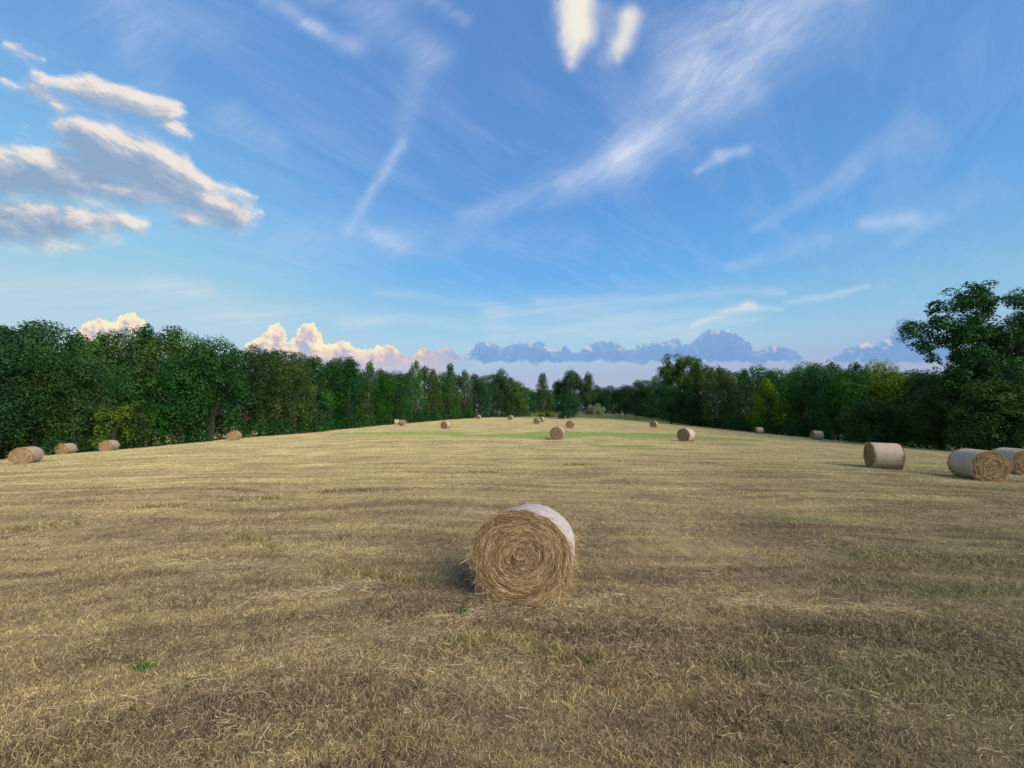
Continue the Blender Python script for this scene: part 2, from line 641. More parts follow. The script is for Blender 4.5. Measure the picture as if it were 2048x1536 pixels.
def split(v):
    s = N.node('ShaderNodeSeparateXYZ')
    N.plug(s.inputs[0], v)
    return N(s.outputs[0]), N(s.outputs[1]), N(s.outputs[2])


def bump(h, strength, dist):
    n = N.node('ShaderNodeBump')
    n.inputs['Strength'].default_value = strength
    n.inputs['Distance'].default_value = dist
    N.plug(n.inputs['Height'], h)
    return N(n.outputs[0])


def world_stroke(P, a, b, r0, r1):
    n = N.node('ShaderNodeGroup')
    n.node_tree = STROKE
    ex, ey = b[0] - a[0], b[1] - a[1]
    ll = ex * ex + ey * ey
    N.plug(n.inputs[0], P)
    n.inputs[1].default_value = (a[0], a[1], 0)
    n.inputs[2].default_value = (ex, ey, 0)
    n.inputs[3].default_value = (ex / ll, ey / ll, 0)
    n.inputs[4].default_value = r0
    n.inputs[5].default_value = r1 - r0
    return N(n.outputs[1])


# clumps of longer dry grass that the mower missed
DRY_TUFTS = [((890, 1290), (1010, 1285), 0.10, 0.14, 700), ((1060, 1300), (1210, 1325), 0.13, 0.10, 900), ((1440, 1330), (1550, 1340), 0.14, 0.10, 500),
             ((1700, 1370), (2060, 1410), 0.22, 0.30, 1600), ((470, 1000), (560, 996), 0.20, 0.20, 700), ((640, 985), (740, 980), 0.22, 0.22, 900),
             ((930, 945), (1000, 945), 0.3, 0.3, 700), ((1700, 1110), (2040, 1130), 0.25, 0.35, 1800), ((280, 1015), (360, 1010), 0.2, 0.2, 500),
             ((1130, 930), (1180, 930), 0.3, 0.3, 400), ((1860, 1190), (2040, 1180), 0.2, 0.2, 600), ((20, 1060), (150, 1050), 0.3, 0.3, 700),
             ((480, 1075), (570, 1100), 0.15, 0.2, 700), ((640, 1140), (860, 1165), 0.15, 0.15, 900)]


def field_tone_group():
    """Colour of the mown field by place: swaths, darker thatch, green regrowth."""
    g = bpy.data.node_groups.new("field_tone", 'ShaderNodeTree')
    g.interface.new_socket("Color", in_out='OUTPUT', socket_type='NodeSocketColor')
    g.interface.new_socket("Value", in_out='OUTPUT', socket_type='NodeSocketFloat')
    keep, N.tree = N.tree, g
    go = N.node('NodeGroupOutput')
    pos, _ = position()
    x, y, _z = split(pos)
    flat = vec(x, y, 0)
    warp = noise(flat, 0.10, 2, 0.5) - 0.5
    s = y + x * 0.05 + warp * 5.0
    near = smooth(y, 5.0, 24.0)
    fine_b = noise(vec(x * 0.14, s * 1.9), 1.0, 4, 0.70) - 0.5
    broad = noise(vec(x * 0.035, s * 0.26), 1.0, 3, 0.55) - 0.5
    patch = noise(flat, 0.42, 5, 0.62) - 0.5
    speck = noise(vec(x, y * 0.7), 5.0, 5, 0.7) - 0.5
    v = 0.405 + near * 0.235 + fine_b * (near * 0.75 + 1.05) + broad * 0.50 + patch * 0.85 + speck * 0.85
    darker = None  # strips where the field colour runs darker, some of them beside the front bale
    for a, b, r0, r1, k in [((500, 1105), (950, 1140), 0.22, 0.5, 0.15), ((520, 1165), (930, 1180), 0.3, 0.35, 0.14),
                            ((1560, 1250), (2048, 1330), 0.25, 0.55, 0.26), ((1200, 1150), (2000, 1170), 0.25, 0.3, 0.10),
                            ((560, 1065), (900, 1085), 0.3, 0.3, 0.12), ((1150, 1105), (1170, 1150), 0.3, 0.4, 0.10),
                            ((1100, 1275), (1600, 1300), 0.15, 0.3, 0.12)]:
        st = world_stroke(flat, ground_at(*a), ground_at(*b), r0, r1) * k
        darker = st if darker is None else darker + st
    pale = None
    for a, b, r0, r1, k in [((520, 1205), (740, 1180), 0.06, 0.16, 0.10), ((1440, 1212), (1830, 1228), 0.05, 0.09, 0.10),
                            ((330, 1130), (480, 1150), 0.12, 0.15, 0.16), ((600, 1110), (760, 1100), 0.1, 0.16, 0.12),
                            ((1320, 980), (1900, 1000), 0.3, 0.3, 0.12), ((860, 1235), (960, 1240), 0.08, 0.1, 0.2)]:
        st = world_stroke(flat, ground_at(*a), ground_at(*b), r0, r1) * k
        pale = st if pale is None else pale + st
    v = v - darker * (speck * 1.2 + 1.0) + pale * (speck + 1.0)
    straw = ramp(sat(v), [(0.0, (0.060, 0.040, 0.028)), (0.25, (0.155, 0.106, 0.060)), (0.48, (0.300, 0.218, 0.108)),
                          (0.72, (0.450, 0.360, 0.150)), (1.0, (0.66, 0.55, 0.28))])
    gn = noise(vec(x * 0.5, y), 0.55, 4, 0.62)
    gmask = smooth(gn, 0.46, 0.76) * (near * 0.80 + 0.20)
    tuft = None
    for a, b, r0, r1, k in DRY_TUFTS:
        st = world_stroke(flat, ground_at(*a), ground_at(*b), r0, r1)
        tuft = st if tuft is None else tuft + st
    gmask = sat(gmask + tuft * (speck + 0.45))
    olive = mixc(sat(v), (0.080, 0.078, 0.028), (0.42, 0.42, 0.13))
    c = mixc(gmask, straw, olive)
    # regrowth: strips of fresh green across the middle of the field and a few small patches
    gs = None
    for a, b, r0, r1, k in [((690, 868), (870, 867), 2.4, 3.6, 1.7), ((950, 871), (1090, 872), 2.4, 2.4, 1.9),
                            ((1120, 867), (1300, 869), 4.4, 3.8, 2.0), ((1280, 871), (1490, 880), 2.6, 1.6, 2.0),
                            ((1200, 892), (1290, 892), 1.0, 1.0, 1.2), ((1580, 1040), (1690, 1042), 0.35, 0.3, 0.52), ((1440, 1035), (1560, 1030), 0.4, 0.3, 0.30),
                            ((640, 985), (740, 978), 0.5, 0.4, 0.35), ((60, 1055), (160, 1035), 0.5, 0.5, 0.35),
                            ((1020, 940), (1090, 936), 0.6, 0.5, 0.4), ((0, 905), (460, 884), 1.2, 1.6, 0.5),
                            ((920, 1224), (932, 1226), 0.09, 0.09, 0.9), ((270, 1335), (300, 1335), 0.08, 0.08, 0.7),
                            ((470, 1460), (560, 1470), 0.15, 0.1, 0.4), ((800, 1330), (830, 1335), 0.1, 0.1, 0.3)]:
        st = world_stroke(flat, ground_at(*a), ground_at(*b), r0, r1) * k
        gs = st if gs is None else gs + st
    gbreak = noise(vec(x * 0.4, y), 1.6, 4, 0.65)
    fresh = mixc(gbreak, (0.080, 0.165, 0.028), (0.21, 0.37, 0.065))
    c = mixc(smooth(sat(gs) + (gbreak - 0.5) * 0.7, 0.25, 0.85) * 0.85, c, fresh)
    verge = smooth(y + noise(flat, 0.09, 3, 0.5) * 24.0, 128, 146)
    c = mixc(verge, c, mixc(gbreak, (0.10, 0.135, 0.045), (0.22, 0.25, 0.09)))
    N.plug(go.inputs[0], c)
    N.plug(go.inputs[1], v)
    N.tree = keep
    return g


FIELD_TONE = field_tone_group()


def field_tone():
    n = N.node('ShaderNodeGroup')
    n.node_tree = FIELD_TONE
    return N(n.outputs[0]), N(n.outputs[1])


def ground_material():
    m = new_mat("mown_field")
    c, v = field_tone()
    pos, _ = position()
    x, y, _z = split(pos)
    straws = noise(vec(x * 0.30, y * 1.4), 26, 6, 0.75, 0.8)
    spots = noise(vec(x, y), 60, 4, 0.7)
    tex = smooth(straws * 0.6 + spots * 0.4, 0.30, 0.72)
    c = mixc(tex, mixc(0.55, c, (0.028, 0.019, 0.013)), mixc(0.22, c, (0.55, 0.46, 0.28)))
    finish(diffuse(c, 0.9, bump(tex, 0.6, 0.03)))
    return m


def strand_material(name, gain_lo, gain_hi, pale):
    m = new_mat(name)
    c, v = field_tone()
    t = attr("tone")
    g = t * (gain_hi - gain_lo) + gain_lo
    c = mixc(t * 0.55, c, pale)
    n = N.node('ShaderNodeVectorMath', operation='SCALE')
    N.plug(n.inputs[0], c)
    N.plug(n.inputs[3], g)
    c = N(n.outputs[0])
    finish(mix_shader(0.25, diffuse(c), translucent(c)))
    return m


def leaf_material(name, dark, light, trans=0.30, vary=1.0):
    m = new_mat(name)
    t = attr("tone")
    oi = N.node('ShaderNodeObjectInfo')
    r = N(oi.outputs['Random'])
    hue = N.node('ShaderNodeHueSaturation')
    c = mixc(t, dark, light)
    N.plug(hue.inputs['Hue'], r * (0.045 * vary) + (0.5 - 0.016 * vary))
    N.plug(hue.inputs['Saturation'], r * 0.25 + 1.12)
    N.plug(hue.inputs['Value'], N.math('FRACT', r * 7.13) * (0.62 * vary) + (1.0 - 0.32 * vary))
    N.plug(hue.inputs['Color'], c)
    c = N(hue.outputs[0])
    p = N.node('ShaderNodeBsdfPrincipled')
    N.plug(p.inputs['Base Color'], c)
    p.inputs['Roughness'].default_value = 0.55
    p.inputs['Specular IOR Level'].default_value = 0.16
    finish(mix_shader(trans, N(p.outputs[0]), translucent(c)))
    return m


def bark_material():
    m = new_mat("bark")
    tc = N.node('ShaderNodeTexCoord')
    x, y, z = split(N(tc.outputs['Object']))
    n = noise(vec(x * 6, y * 6, z * 1.2), 3.0, 5, 0.65)
    c = mixc(n, (0.024, 0.021, 0.018), (0.080, 0.070, 0.058))
    finish(diffuse(c, 0.9, bump(n, 0.5, 0.05)))
    return m


def hay_material():
    """Rolled hay: rings round the axis broken up by straws."""
    m = new_mat("rolled_hay")
    tc = N.node('ShaderNodeTexCoord')
    x, y, z = split(N(tc.outputs['Object']))
    zc = z - 0.585
    r = N.math('SQRT', y * y + zc * zc)
    a = N.math('ARCTAN2', zc, y)
    rings = noise(vec(r * 34.0 + a * 0.6, a * 1.6, x * 2), 1.0, 4, 0.7)
    ring2 = noise(vec(r * 110.0, a * 7.0, x * 4), 1.0, 4, 0.7)
    v = smooth(rings * 0.55 + ring2 * 0.55, 0.32, 0.78)
    c = ramp(v, [(0.0, (0.085, 0.055, 0.028)), (0.4, (0.26, 0.175, 0.090)), (0.75, (0.43, 0.31, 0.165)), (1.0, (0.60, 0.47, 0.27))])
    finish(diffuse(c, 0.9, bump(v, 0.9, 0.03)))
    return m


def straw_material():
    m = new_mat("loose_straw")
    t = attr("tone")
    c = ramp(t, [(0.0, (0.060, 0.036, 0.018)), (0.35, (0.27, 0.176, 0.084)), (0.65, (0.52, 0.365, 0.185)), (1.0, (0.85, 0.67, 0.40))])
    finish(mix_shader(0.2, diffuse(c), translucent(c)))
    return m


def net_material(name="net_wrap", white=(0.52, 0.49, 0.53), cov=0.52):
    """White netting pulled tight over hay: straws show through the mesh."""
    m = new_mat(name)
    tc = N.node('ShaderNodeTexCoord')
    x, y, z = split(N(tc.outputs['Object']))
    a = N.math('ARCTAN2', z - 0.585, y)
    hay = noise(vec(x * 26, a * 15.0, 0), 1.2, 6, 0.75, 0.6)
    weave = noise(vec(x * 90, a * 12.0, 0), 1.0, 3, 0.6)
    bands = noise(vec(x * 9.0, a * 0.7, 0), 1.0, 3, 0.6)
    hc = mixc(smooth(hay, 0.3, 0.7), (0.12, 0.085, 0.045), (0.50, 0.38, 0.22))
    cover = sat(smooth(weave * 0.5 + hay * 0.5, 0.34, 0.62) * cov + bands * 0.5 - 0.12)
    blot = noise(vec(x * 3.0, a * 2.6, 0), 2.2, 4, 0.65) - 0.5
    c = mixc(sat(cover + blot * 2.0), hc, white)
    p = N.node('ShaderNodeBsdfPrincipled')
    N.plug(p.inputs['Base Color'], c)
    p.inputs['Roughness'].default_value = 0.6
    p.inputs['Specular IOR Level'].default_value = 0.25
    N.plug(p.inputs['Normal'], bump(hay * 0.7 + weave * 0.3, 0.7, 0.02))
    finish(N(p.outputs[0]))
    return m


M_GROUND = ground_material()
M_STUB = strand_material("cut_stubble", 0.30, 1.95, (0.50, 0.40, 0.20))
M_HAY = strand_material("scattered_hay", 0.8, 1.7, (0.55, 0.47, 0.30))
M_ROLL, M_STRAW, M_NET, M_BARK = hay_material(), straw_material(), net_material(), bark_material()
M_NET_WORN = net_material("worn_net_wrap", (0.38, 0.325, 0.290), 0.36)
LEAF = {
    'deep': leaf_material("deep_green_leaves", (0.017, 0.042, 0.018), (0.056, 0.110, 0.036)),
    'mid': leaf_material("mid_green_leaves", (0.026, 0.058, 0.020), (0.088, 0.150, 0.042)),
    'bright': leaf_material("yellow_green_leaves", (0.060, 0.112, 0.020), (0.165, 0.245, 0.045), vary=0.15),
    'sap': leaf_material("sapling_leaves", (0.055, 0.105, 0.022), (0.150, 0.215, 0.046), vary=0.15),
    'dusk': leaf_material("grey_green_leaves", (0.018, 0.040, 0.020), (0.054, 0.098, 0.042)),
}

# ------------------------------------------------------------------ ground sheet and mown stubble
def build_ground():
    a = np.linspace(-1, 1, 261)
    xs = 45 * np.sinh(a * 5.6) / np.sinh(1.0) * 0.5
    b = np.linspace(0, 1, 300)
    ys = -60 + 60 * (b / 0.12).clip(0, 1) + 6000 * ((np.exp(np.clip(b - 0.12, 0, None) * 7.2) - 1) / (np.exp(0.88 * 7.2) - 1))
    X, Y = np.meshgrid(xs, ys)
    Z = gz(X, Y)
    V = np.stack([X, Y, Z], -1).reshape(-1, 3)
    nx, ny = len(xs), len(ys)
    i = np.arange(ny - 1)[:, None] * nx + np.arange(nx - 1)[None, :]
    F = np.stack([i, i + 1, i + nx + 1, i + nx], -1).reshape(-1, 4)
    o = mesh_obj("ground", V, F, M_GROUND, smooth=True)
    tag(o, kind="structure")


build_ground()


def spread(rng, n, y0, y1, spreadx=1.5):
    """Places on the field, thinning out with distance."""
    u = rng.random(n)
    y = 1.0 / (1.0 / y0 + u * (1.0 / y1 - 1.0 / y0))
    x = (rng.random(n) * 2 - 1) * (spreadx * y + 0.8)
    return x, y


def build_stubble():
    rng = np.random.default_rng(5)
    n = 560000
    x, y = spread(rng, n, 1.9, 80.0)
    clump = vnoise(x * 2.2, y * 2.2, 3) * 0.6 + vnoise(x * 0.6, y * 0.9, 4) * 0.4
    keep = rng.random(n) < (0.35 + clump)
    x, y, clump = x[keep], y[keep], clump[keep]
    ex, ey = [], []
    for a, b, r0, r1, k in DRY_TUFTS:
        (ax, ay), (bx, by) = ground_at(*a), ground_at(*b)
        t = rng.random(k)
        ex.append(ax + (bx - ax) * t + rng.normal(0, 0.6, k) * (r0 + (r1 - r0) * t))
        ey.append(ay + (by - ay) * t + rng.normal(0, 0.6, k) * (r0 + (r1 - r0) * t))
    ne = sum(map(len, ex))
    x, y, clump = np.concatenate([x] + ex), np.concatenate([y] + ey), np.concatenate([clump, np.full(ne, 0.7)])
    n = len(x)
    z = gz(x, y)
    tuft = np.clip(vnoise(x * 0.55 + 9, y * 0.8, 8) - 0.62, 0, 1) * 3.0 * np.clip(1.2 - y / 40, 0.2, 1)
    tuft[-ne:] += 1.6 + 1.2 * rng.random(ne)
    lean = rng.normal(0, 0.55, (n, 2))
    D = unit(np.stack([lean[:, 0], lean[:, 1] * 0.8, np.ones(n) * (0.55 + 0.4 * rng.random(n))], -1))
    L = (0.022 + 0.036 * rng.random(n) + 0.030 * tuft * rng.random(n)) * (1 + 0.014 * y) * (0.6 + clump * 0.8)
    W = 0.0022 + 0.00075 * y * (0.6 + 0.8 * rng.random(n))
    ang = rng.random(n) * 6.283
    U = np.stack([np.cos(ang), np.sin(ang) * 0.5, np.zeros(n)], -1)
    bend = np.stack([rng.normal(0, 0.5, n), rng.normal(0, 0.35, n), -0.25 * rng.random(n)], -1)
    V, F = ribbons(np.stack([x, y, z - 0.004], -1), D, unit(U), L, W, bend)
    tone = np.tile(rng.random(n) ** 1.6, 2)
    o = mesh_obj("stubble", V, F, M_STUB, attrs={"tone": tone})
    tag(o, "short brown and yellow stubble left standing over the whole mown field", "stubble", kind="stuff")


def build_loose_hay():
    rng = np.random.default_rng(11)
    xs, ys = [], []
    n = 90000
    x, y = spread(rng, n, 1.9, 60.0)
    s = y + 0.05 * x + 2.5 * (vnoise(x * 0.1, y * 0.1, 2) - 0.5)
    dens = vnoise(x * 0.16, s * 1.35, 21) * 0.6 + vnoise(x * 0.5, y * 0.7, 22) * 0.4
    keep = rng.random(n) < np.clip(dens * 1.7 - 0.62, 0.02, 1)
    xs.append(x[keep])
    ys.append(y[keep])
    for a, b, r, k in [((500, 1205), (740, 1178), 0.10, 1600), ((1430, 1210), (1830, 1226), 0.07, 2200), ((330, 1130), (500, 1150), 0.15, 900),
                       ((600, 1108), (760, 1100), 0.14, 900), ((860, 1238), (990, 1236), 0.10, 700), ((1150, 1210), (1230, 1180), 0.12, 500),
                       ((1300, 980), (1900, 1000), 0.25, 1400), ((1560, 1095), (1700, 1080), 0.10, 500), ((1390, 1165), (1450, 1130), 0.06, 350),
                       ((1430, 1215), (1540, 1205), 0.10, 700), ((950, 1205), (1160, 1212), 0.14, 1800)]:
        (ax, ay), (bx, by) = ground_at(*a), ground_at(*b)
        t = rng.random(k)
        xs.append(ax + (bx - ax) * t + rng.normal(0, r, k))
        ys.append(ay + (by - ay) * t + rng.normal(0, r, k) + r * 2.2 * (vnoise(xs[-1] * 1.3, xs[-1] * 0 + len(xs), 9) - 0.5))
    x, y = np.concatenate(xs), np.concatenate(ys)
    n = len(x)
    th = rng.normal(0.0, 0.75, n) + np.where(rng.random(n) < 0.5, math.pi, 0)
    D = unit(np.stack([np.cos(th), np.sin(th), rng.normal(0.05, 0.10, n)], -1))
    L = (0.035 + 0.15 * rng.random(n) ** 3) * (1 + 0.02 * y)
    W = 0.0020 + 0.00060 * y * (0.6 + 0.8 * rng.random(n))
    side = np.stack([-D[:, 1], D[:, 0], np.zeros(n)], -1)
    U = unit(side * 0.8 + np.array([0, 0, 1.0]) * rng.normal(0, 0.5, (n, 1)))
    bend = side * rng.normal(0, 0.35, (n, 1)) + np.array([0, 0, -0.06])
    z = gz(x, y) + 0.012 + 0.03 * rng.random(n)
    V, F = ribbons(np.stack([x, y, z], -1), D, U, L, W, bend, 3)
    tone = np.tile(rng.random(n), 3)
    o = mesh_obj("loose_hay", V, F, M_HAY, attrs={"tone": tone})
    tag(o, "pale wisps of cut hay lying over the stubble in rows", "hay", kind="stuff")


def weed(px, py, size, seed, label):
    """A small green weed sprouting from the stubble."""
    rng = np.random.default_rng(seed)
    x, y = ground_at(px, py)
    n = 160
    off = rng.normal(0, size * 0.35, (n, 2))
    P = np.concatenate([off, np.zeros((n, 1))], 1)
    P[:, 2] = gz(x + off[:, 0], y + off[:, 1]) - float(gz(x, y))
    D = unit(np.concatenate([off * 4 / size * 0.3 + rng.normal(0, 0.35, (n, 2)), 0.7 * np.ones((n, 1))], 1))
    ang = rng.random(n) * 6.283
    U = np.stack([np.cos(ang), np.sin(ang), np.zeros(n)], -1)
    V, F = ribbons(P, D, U, size * (0.2 + 0.4 * rng.random(n)), np.full(n, 0.011), np.array([[0, 0, -0.25]]) + rng.normal(0, .3, (n, 3)))
    root = empty("weed", (x, y, float(gz(x, y))))
    mesh_obj("leaves", V, F, LEAF['mid'], root, attrs={"tone": np.tile(rng.random(n), 2)})
    tag(root, label, "weed", "green weeds in the stubble")


build_stubble()
build_loose_hay()
weed(926, 1226, 0.15, 1, "bright green weed sprouting by the lower left of the big front bale")
weed(284, 1336, 0.085, 2, "dull green weed in the brown stubble of the left foreground")


def build_rough_grass():
    """Uncut grass beyond the far end of the field, in the gap between the woods."""
    rng = np.random.default_rng(8)
    n = 26000
    y = 128 + 62 * rng.random(n) ** 0.9
    x = np.where(rng.random(n) < 0.8, spot(1040, 1)[0] * y + rng.random(n) * 0.42 * y, spot(1040, 1)[0] * y + rng.random(n) * 0.6 * y)
    edge = 136 + 9 * vnoise(x * 0.12, y * 0 + 3, 4)
    k = y > edge - 6
    x, y = x[k], y[k]
    n = len(x)
    ang = rng.random(n) * 6.283
    U = np.stack([np.cos(ang), np.sin(ang) * 0.3, np.zeros(n)], -1)
    D = unit(np.stack([rng.normal(0, 0.25, n), rng.normal(0, 0.25, n), np.ones(n)], -1))
    V, F = ribbons(np.stack([x, y, gz(x, y) - 0.05], -1), D, unit(U), 0.45 + 0.75 * rng.random(n) * vnoise(x * 0.3, y * 0.3, 6), np.full(n, 0.09), rng.normal(0, .2, (n, 3)))
    o = mesh_obj("rough_grass", V, F, M_ROUGH, attrs={"tone": np.tile(rng.random(n), 2)})
    tag(o, "tall pale green uncut grass beyond the far end of the mown field", "grass", kind="stuff")


M_ROUGH = leaf_material("rough_grass", (0.10, 0.135, 0.045), (0.25, 0.28, 0.12), 0.3)
build_rough_grass()


# ------------------------------------------------------------------ hay bales
BR, BL, BZ = 0.61, 1.20, 0.585


def bale_core(rng, nt=96, nr=12):
    """Roll of hay along X: both ends bulge a little and are uneven."""
    prof = [(0.0, -BL / 2 - 0.020)]
    for i in range(1, nr + 1):
        q = i / nr
        prof.append((q * 0.965, -BL / 2 - 0.020 + 0.012 * math.sin(q * 17) + 0.045 * max(0, q - 0.8) / 0.2))
    prof += [(0.992, -BL / 2 + 0.055), (1.0, -BL / 2 + 0.11), (1.004, -BL / 4), (1.0, 0)]
    prof += [(r, -x) for r, x in reversed(prof[:-1])]
    th = np.linspace(0, 2 * math.pi, nt, endpoint=False)
    out = 1 + 0.010 * np.sin(3 * th + 0.7) + 0.008 * np.sin(7 * th + 2)
    V = []
    for k, (r, x) in enumerate(prof):
        rr = BR * r * out
        jx = rng.normal(0, 0.006, nt) if 0 < r < 0.97 else 0
        yy, zz = rr * np.cos(th), rr * np.sin(th)
        zz = np.maximum(zz, -BZ + 0.004)
        V.append(np.stack([np.full(nt, x) + jx, yy * (1 + 0.02 * (zz < -0.3)), zz + BZ], -1))
    V = np.concatenate(V)
    m = len(prof)
    i = np.arange(m - 1)[:, None] * nt + np.arange(nt)[None, :]
    j = np.arange(m - 1)[:, None] * nt + (np.arange(nt)[None, :] + 1) % nt
    F = np.stack([i, j, j + nt, i + nt], -1).reshape(-1, 4)
    return V, F


def bale_straws(rng, n_face, n_rim, width, fringe):
    """Straws curling round both ends, and a ragged fringe at the rims."""
    Vs, Fs, Ts, base = [], [], [], 0
    for side in (-1, 1):
        n = n_face
        q = np.sqrt(rng.random(n)) * 0.985
        r = BR * q
        a = rng.random(n) * 6.283
        R_ = np.stack([np.zeros(n), np.cos(a), np.sin(a)], -1)
        T_ = np.stack([np.zeros(n), -np.sin(a), np.cos(a)], -1)
        X_ = np.array([[side, 0, 0.0]])
        P = R_ * r[:, None] + X_ * (BL / 2 + 0.010 + 0.026 * rng.random(n) - 0.05 * np.clip(q - 0.82, 0, 1) / 0.18)[:, None]
        L = (0.05 + 0.19 * rng.random(n) ** 1.6) * (0.4 + 0.7 * q)
        sgn = np.where(rng.random(n) < 0.85, 1.0, -1.0)[:, None]
        D = unit(T_ * sgn + R_ * rng.normal(0, 0.22, (n, 1)) + X_ * rng.normal(0.02, 0.07, (n, 1)))
        bend = -R_ * (L / np.maximum(r, 0.06) * 0.5)[:, None] + rng.normal(0, 0.10, (n, 3)) + X_ * rng.normal(0.0, 0.05, (n, 1))
        U = unit(R_ * 1.0 + X_ * rng.normal(0, 0.6, (n, 1)))
        V, F = ribbons(P, D, U, L, width * (0.6 + 0.9 * rng.random(n)), bend, 3)
        Vs.append(V); Fs.append(F + base); base += len(V)
        ring = vnoise(r * 30 + a * 0.6, a * 1.2, 5 + side)
        Ts.append(np.tile(np.clip(0.20 + 0.45 * ring + 0.30 * rng.normal(0, 0.8, n), 0, 1), 3))
        n = n_rim
        a = rng.random(n) * 6.283
        # shaggier on the flanks and underneath
        a = np.where((np.sin(a) > 0.45) & (rng.random(n) < 0.75), -a, a)
        R_ = np.stack([np.zeros(n), np.cos(a), np.sin(a)], -1)
        T_ = np.stack([np.zeros(n), -np.sin(a), np.cos(a)], -1)
        P = R_ * (BR * (0.94 + 0.06 * rng.random(n)))[:, None] + X_ * (BL / 2 - 0.13 * rng.random(n))[:, None]
        D = unit(T_ * rng.normal(0.5, 0.9, (n, 1)) + R_ * rng.normal(0.25, 0.30, (n, 1)) + X_ * rng.normal(0.25, 0.35, (n, 1)))
        L = fringe * (0.3 + 1.0 * rng.random(n) ** 2)
        bend = rng.normal(0, 0.35, (n, 3)) + np.array([0, 0, -0.30])
        V, F = ribbons(P, D, unit(R_ + rng.normal(0, .5, (n, 3))), L, width * (0.5 + 0.8 * rng.random(n)), bend, 3)
        Vs.append(V); Fs.append(F + base); base += len(V)
        Ts.append(np.tile(np.clip(0.5 + 0.3 * rng.normal(0, 1, n), 0, 1), 3))
    V = np.concatenate(Vs)
    V[:, 2] = np.maximum(V[:, 2] + BZ, 0.004)
    return V, np.concatenate(Fs), np.concatenate(Ts)


def bale_net(nt=96):
    """The sleeve of netting round the roll, stopping short of both rims."""
    th = np.linspace(0, 2 * math.pi, nt, endpoint=False)
    out = 1 + 0.010 * np.sin(3 * th + 0.7) + 0.008 * np.sin(7 * th + 2)
    xs = [-BL / 2 + 0.035, -BL / 2 + 0.06, -BL / 2 + 0.13, -BL / 4, 0, BL / 4, BL / 2 - 0.13, BL / 2 - 0.06, BL / 2 - 0.035]
    off = [0.975, 1.002, 1.008, 1.012, 1.010, 1.012, 1.008, 1.002, 0.975]
    V = []
    for k, (x, f) in enumerate(zip(xs, off)):
        wav = 0.012 * np.sin(9 * th + k) * (abs(x) > BL / 2 - 0.1)
        rr = BR * f * out
        zz = np.maximum(rr * np.sin(th), -BZ + 0.001)
        V.append(np.stack([x + wav, rr * np.cos(th) * (1 + 0.02 * (zz < -0.3)), zz + BZ], -1))
    V = np.concatenate(V)
    m = len(xs)
    i = np.arange(m - 1)[:, None] * nt + np.arange(nt)[None, :]
    j = np.arange(m - 1)[:, None] * nt + (np.arange(nt)[None, :] + 1) % nt
    return V, np.stack([i, j, j + nt, i + nt], -1).reshape(-1, 4)


def make_bale(seed, n_face, n_rim, width, fringe, net):
    rng = np.random.default_rng(seed)
    root = empty("hay_bale")
    V, F = bale_core(rng)
    core = mesh_obj("hay_roll", V, F, M_ROLL, root, smooth=True)
    V, F, T = bale_straws(rng, n_face, n_rim, width, fringe)
    mesh_obj("straw_ends", V, F, M_STRAW, root, attrs={"tone": T})
    V, F = bale_net()
    mesh_obj("net_wrap", V, F, net, root, smooth=True)
    return root


# column, bottom row, distance, turn of the axis from the line of sight (back end to the right = +), label
BALES = [
    (1052, 1216, 5.55, 11, "big hay bale alone in the foreground, its coiled end facing the viewer"),
    (52, 923, 28.1, 30, "largest of the three bales by the dark wood on the left edge"),
    (131, 905, 44.0, 40, "half sunk hay bale between the left edge bale and the next one right"),
    (218, 897, 44.0, 32, "bale at the foot of the left wood, right of a half sunk bale"),
    (468, 883, 49.0, 16, "single bale on the crest against the left wood, with no other near it"),
    (793, 849, 90.0, 82, "far bale showing only its pale wrapped side, touching a coiled end bale"),
    (805, 852, 82.0, -42, "far bale with its coiled end turned right, overlapping a pale wrapped one"),
    (830, 841, 112.0, 62, "tiny pale bale by the wood, just right of an overlapping pair"),
    (879, 840, 112.0, 45, "tiny bale by the wood, above a larger bale with white wrap"),
    (892, 857, 61.2, 36, "mid distance bale with a white wrapped right side, left of the green strip"),
    (957, 837, 116.0, 24, "tiny bale at the very edge of the trees, left of the field's far centre"),
    (1021, 842, 105.0, 24, "tiny bale out on the straw between the wood's edge bale and the far pair"),
    (1074, 850, 79.0, 14, "nearer bale of the far overlapping pair left of the dark cedar"),
    (1083, 844, 88.0, 26, "farther bale of the far overlapping pair left of the dark cedar"),
    (1140, 855, 61.1, 4, "bale standing right below the dark cedar, its round end full on"),
    (1115, 880, 36.6, 10, "middle bale on the green strip with its round end full on"),
    (1308, 852, 73.0, 18, "small bale alone in front of the right wood's far end"),
    (1373, 880, 36.2, 29, "bale on the right end of the green strip, white wrap on its right"),
    (1518, 868, 70.0, 70, "small pale bale near the yellow green tree of the right wood"),
    (1634, 884, 52.8, 66, "pale wrapped bale close to the right wood, left of three big ones"),
    (1768, 935, 18.6, 71, "bale seen side on with ragged left end, leftmost of the three big right bales"),
    (1957, 952, 15.9, -40, "big bale with its coiled end turned right, in front of the cut off one"),
    (2032, 940, 18.4, -46, "bale cut off by the right edge, behind a bale with a coiled end"),
]


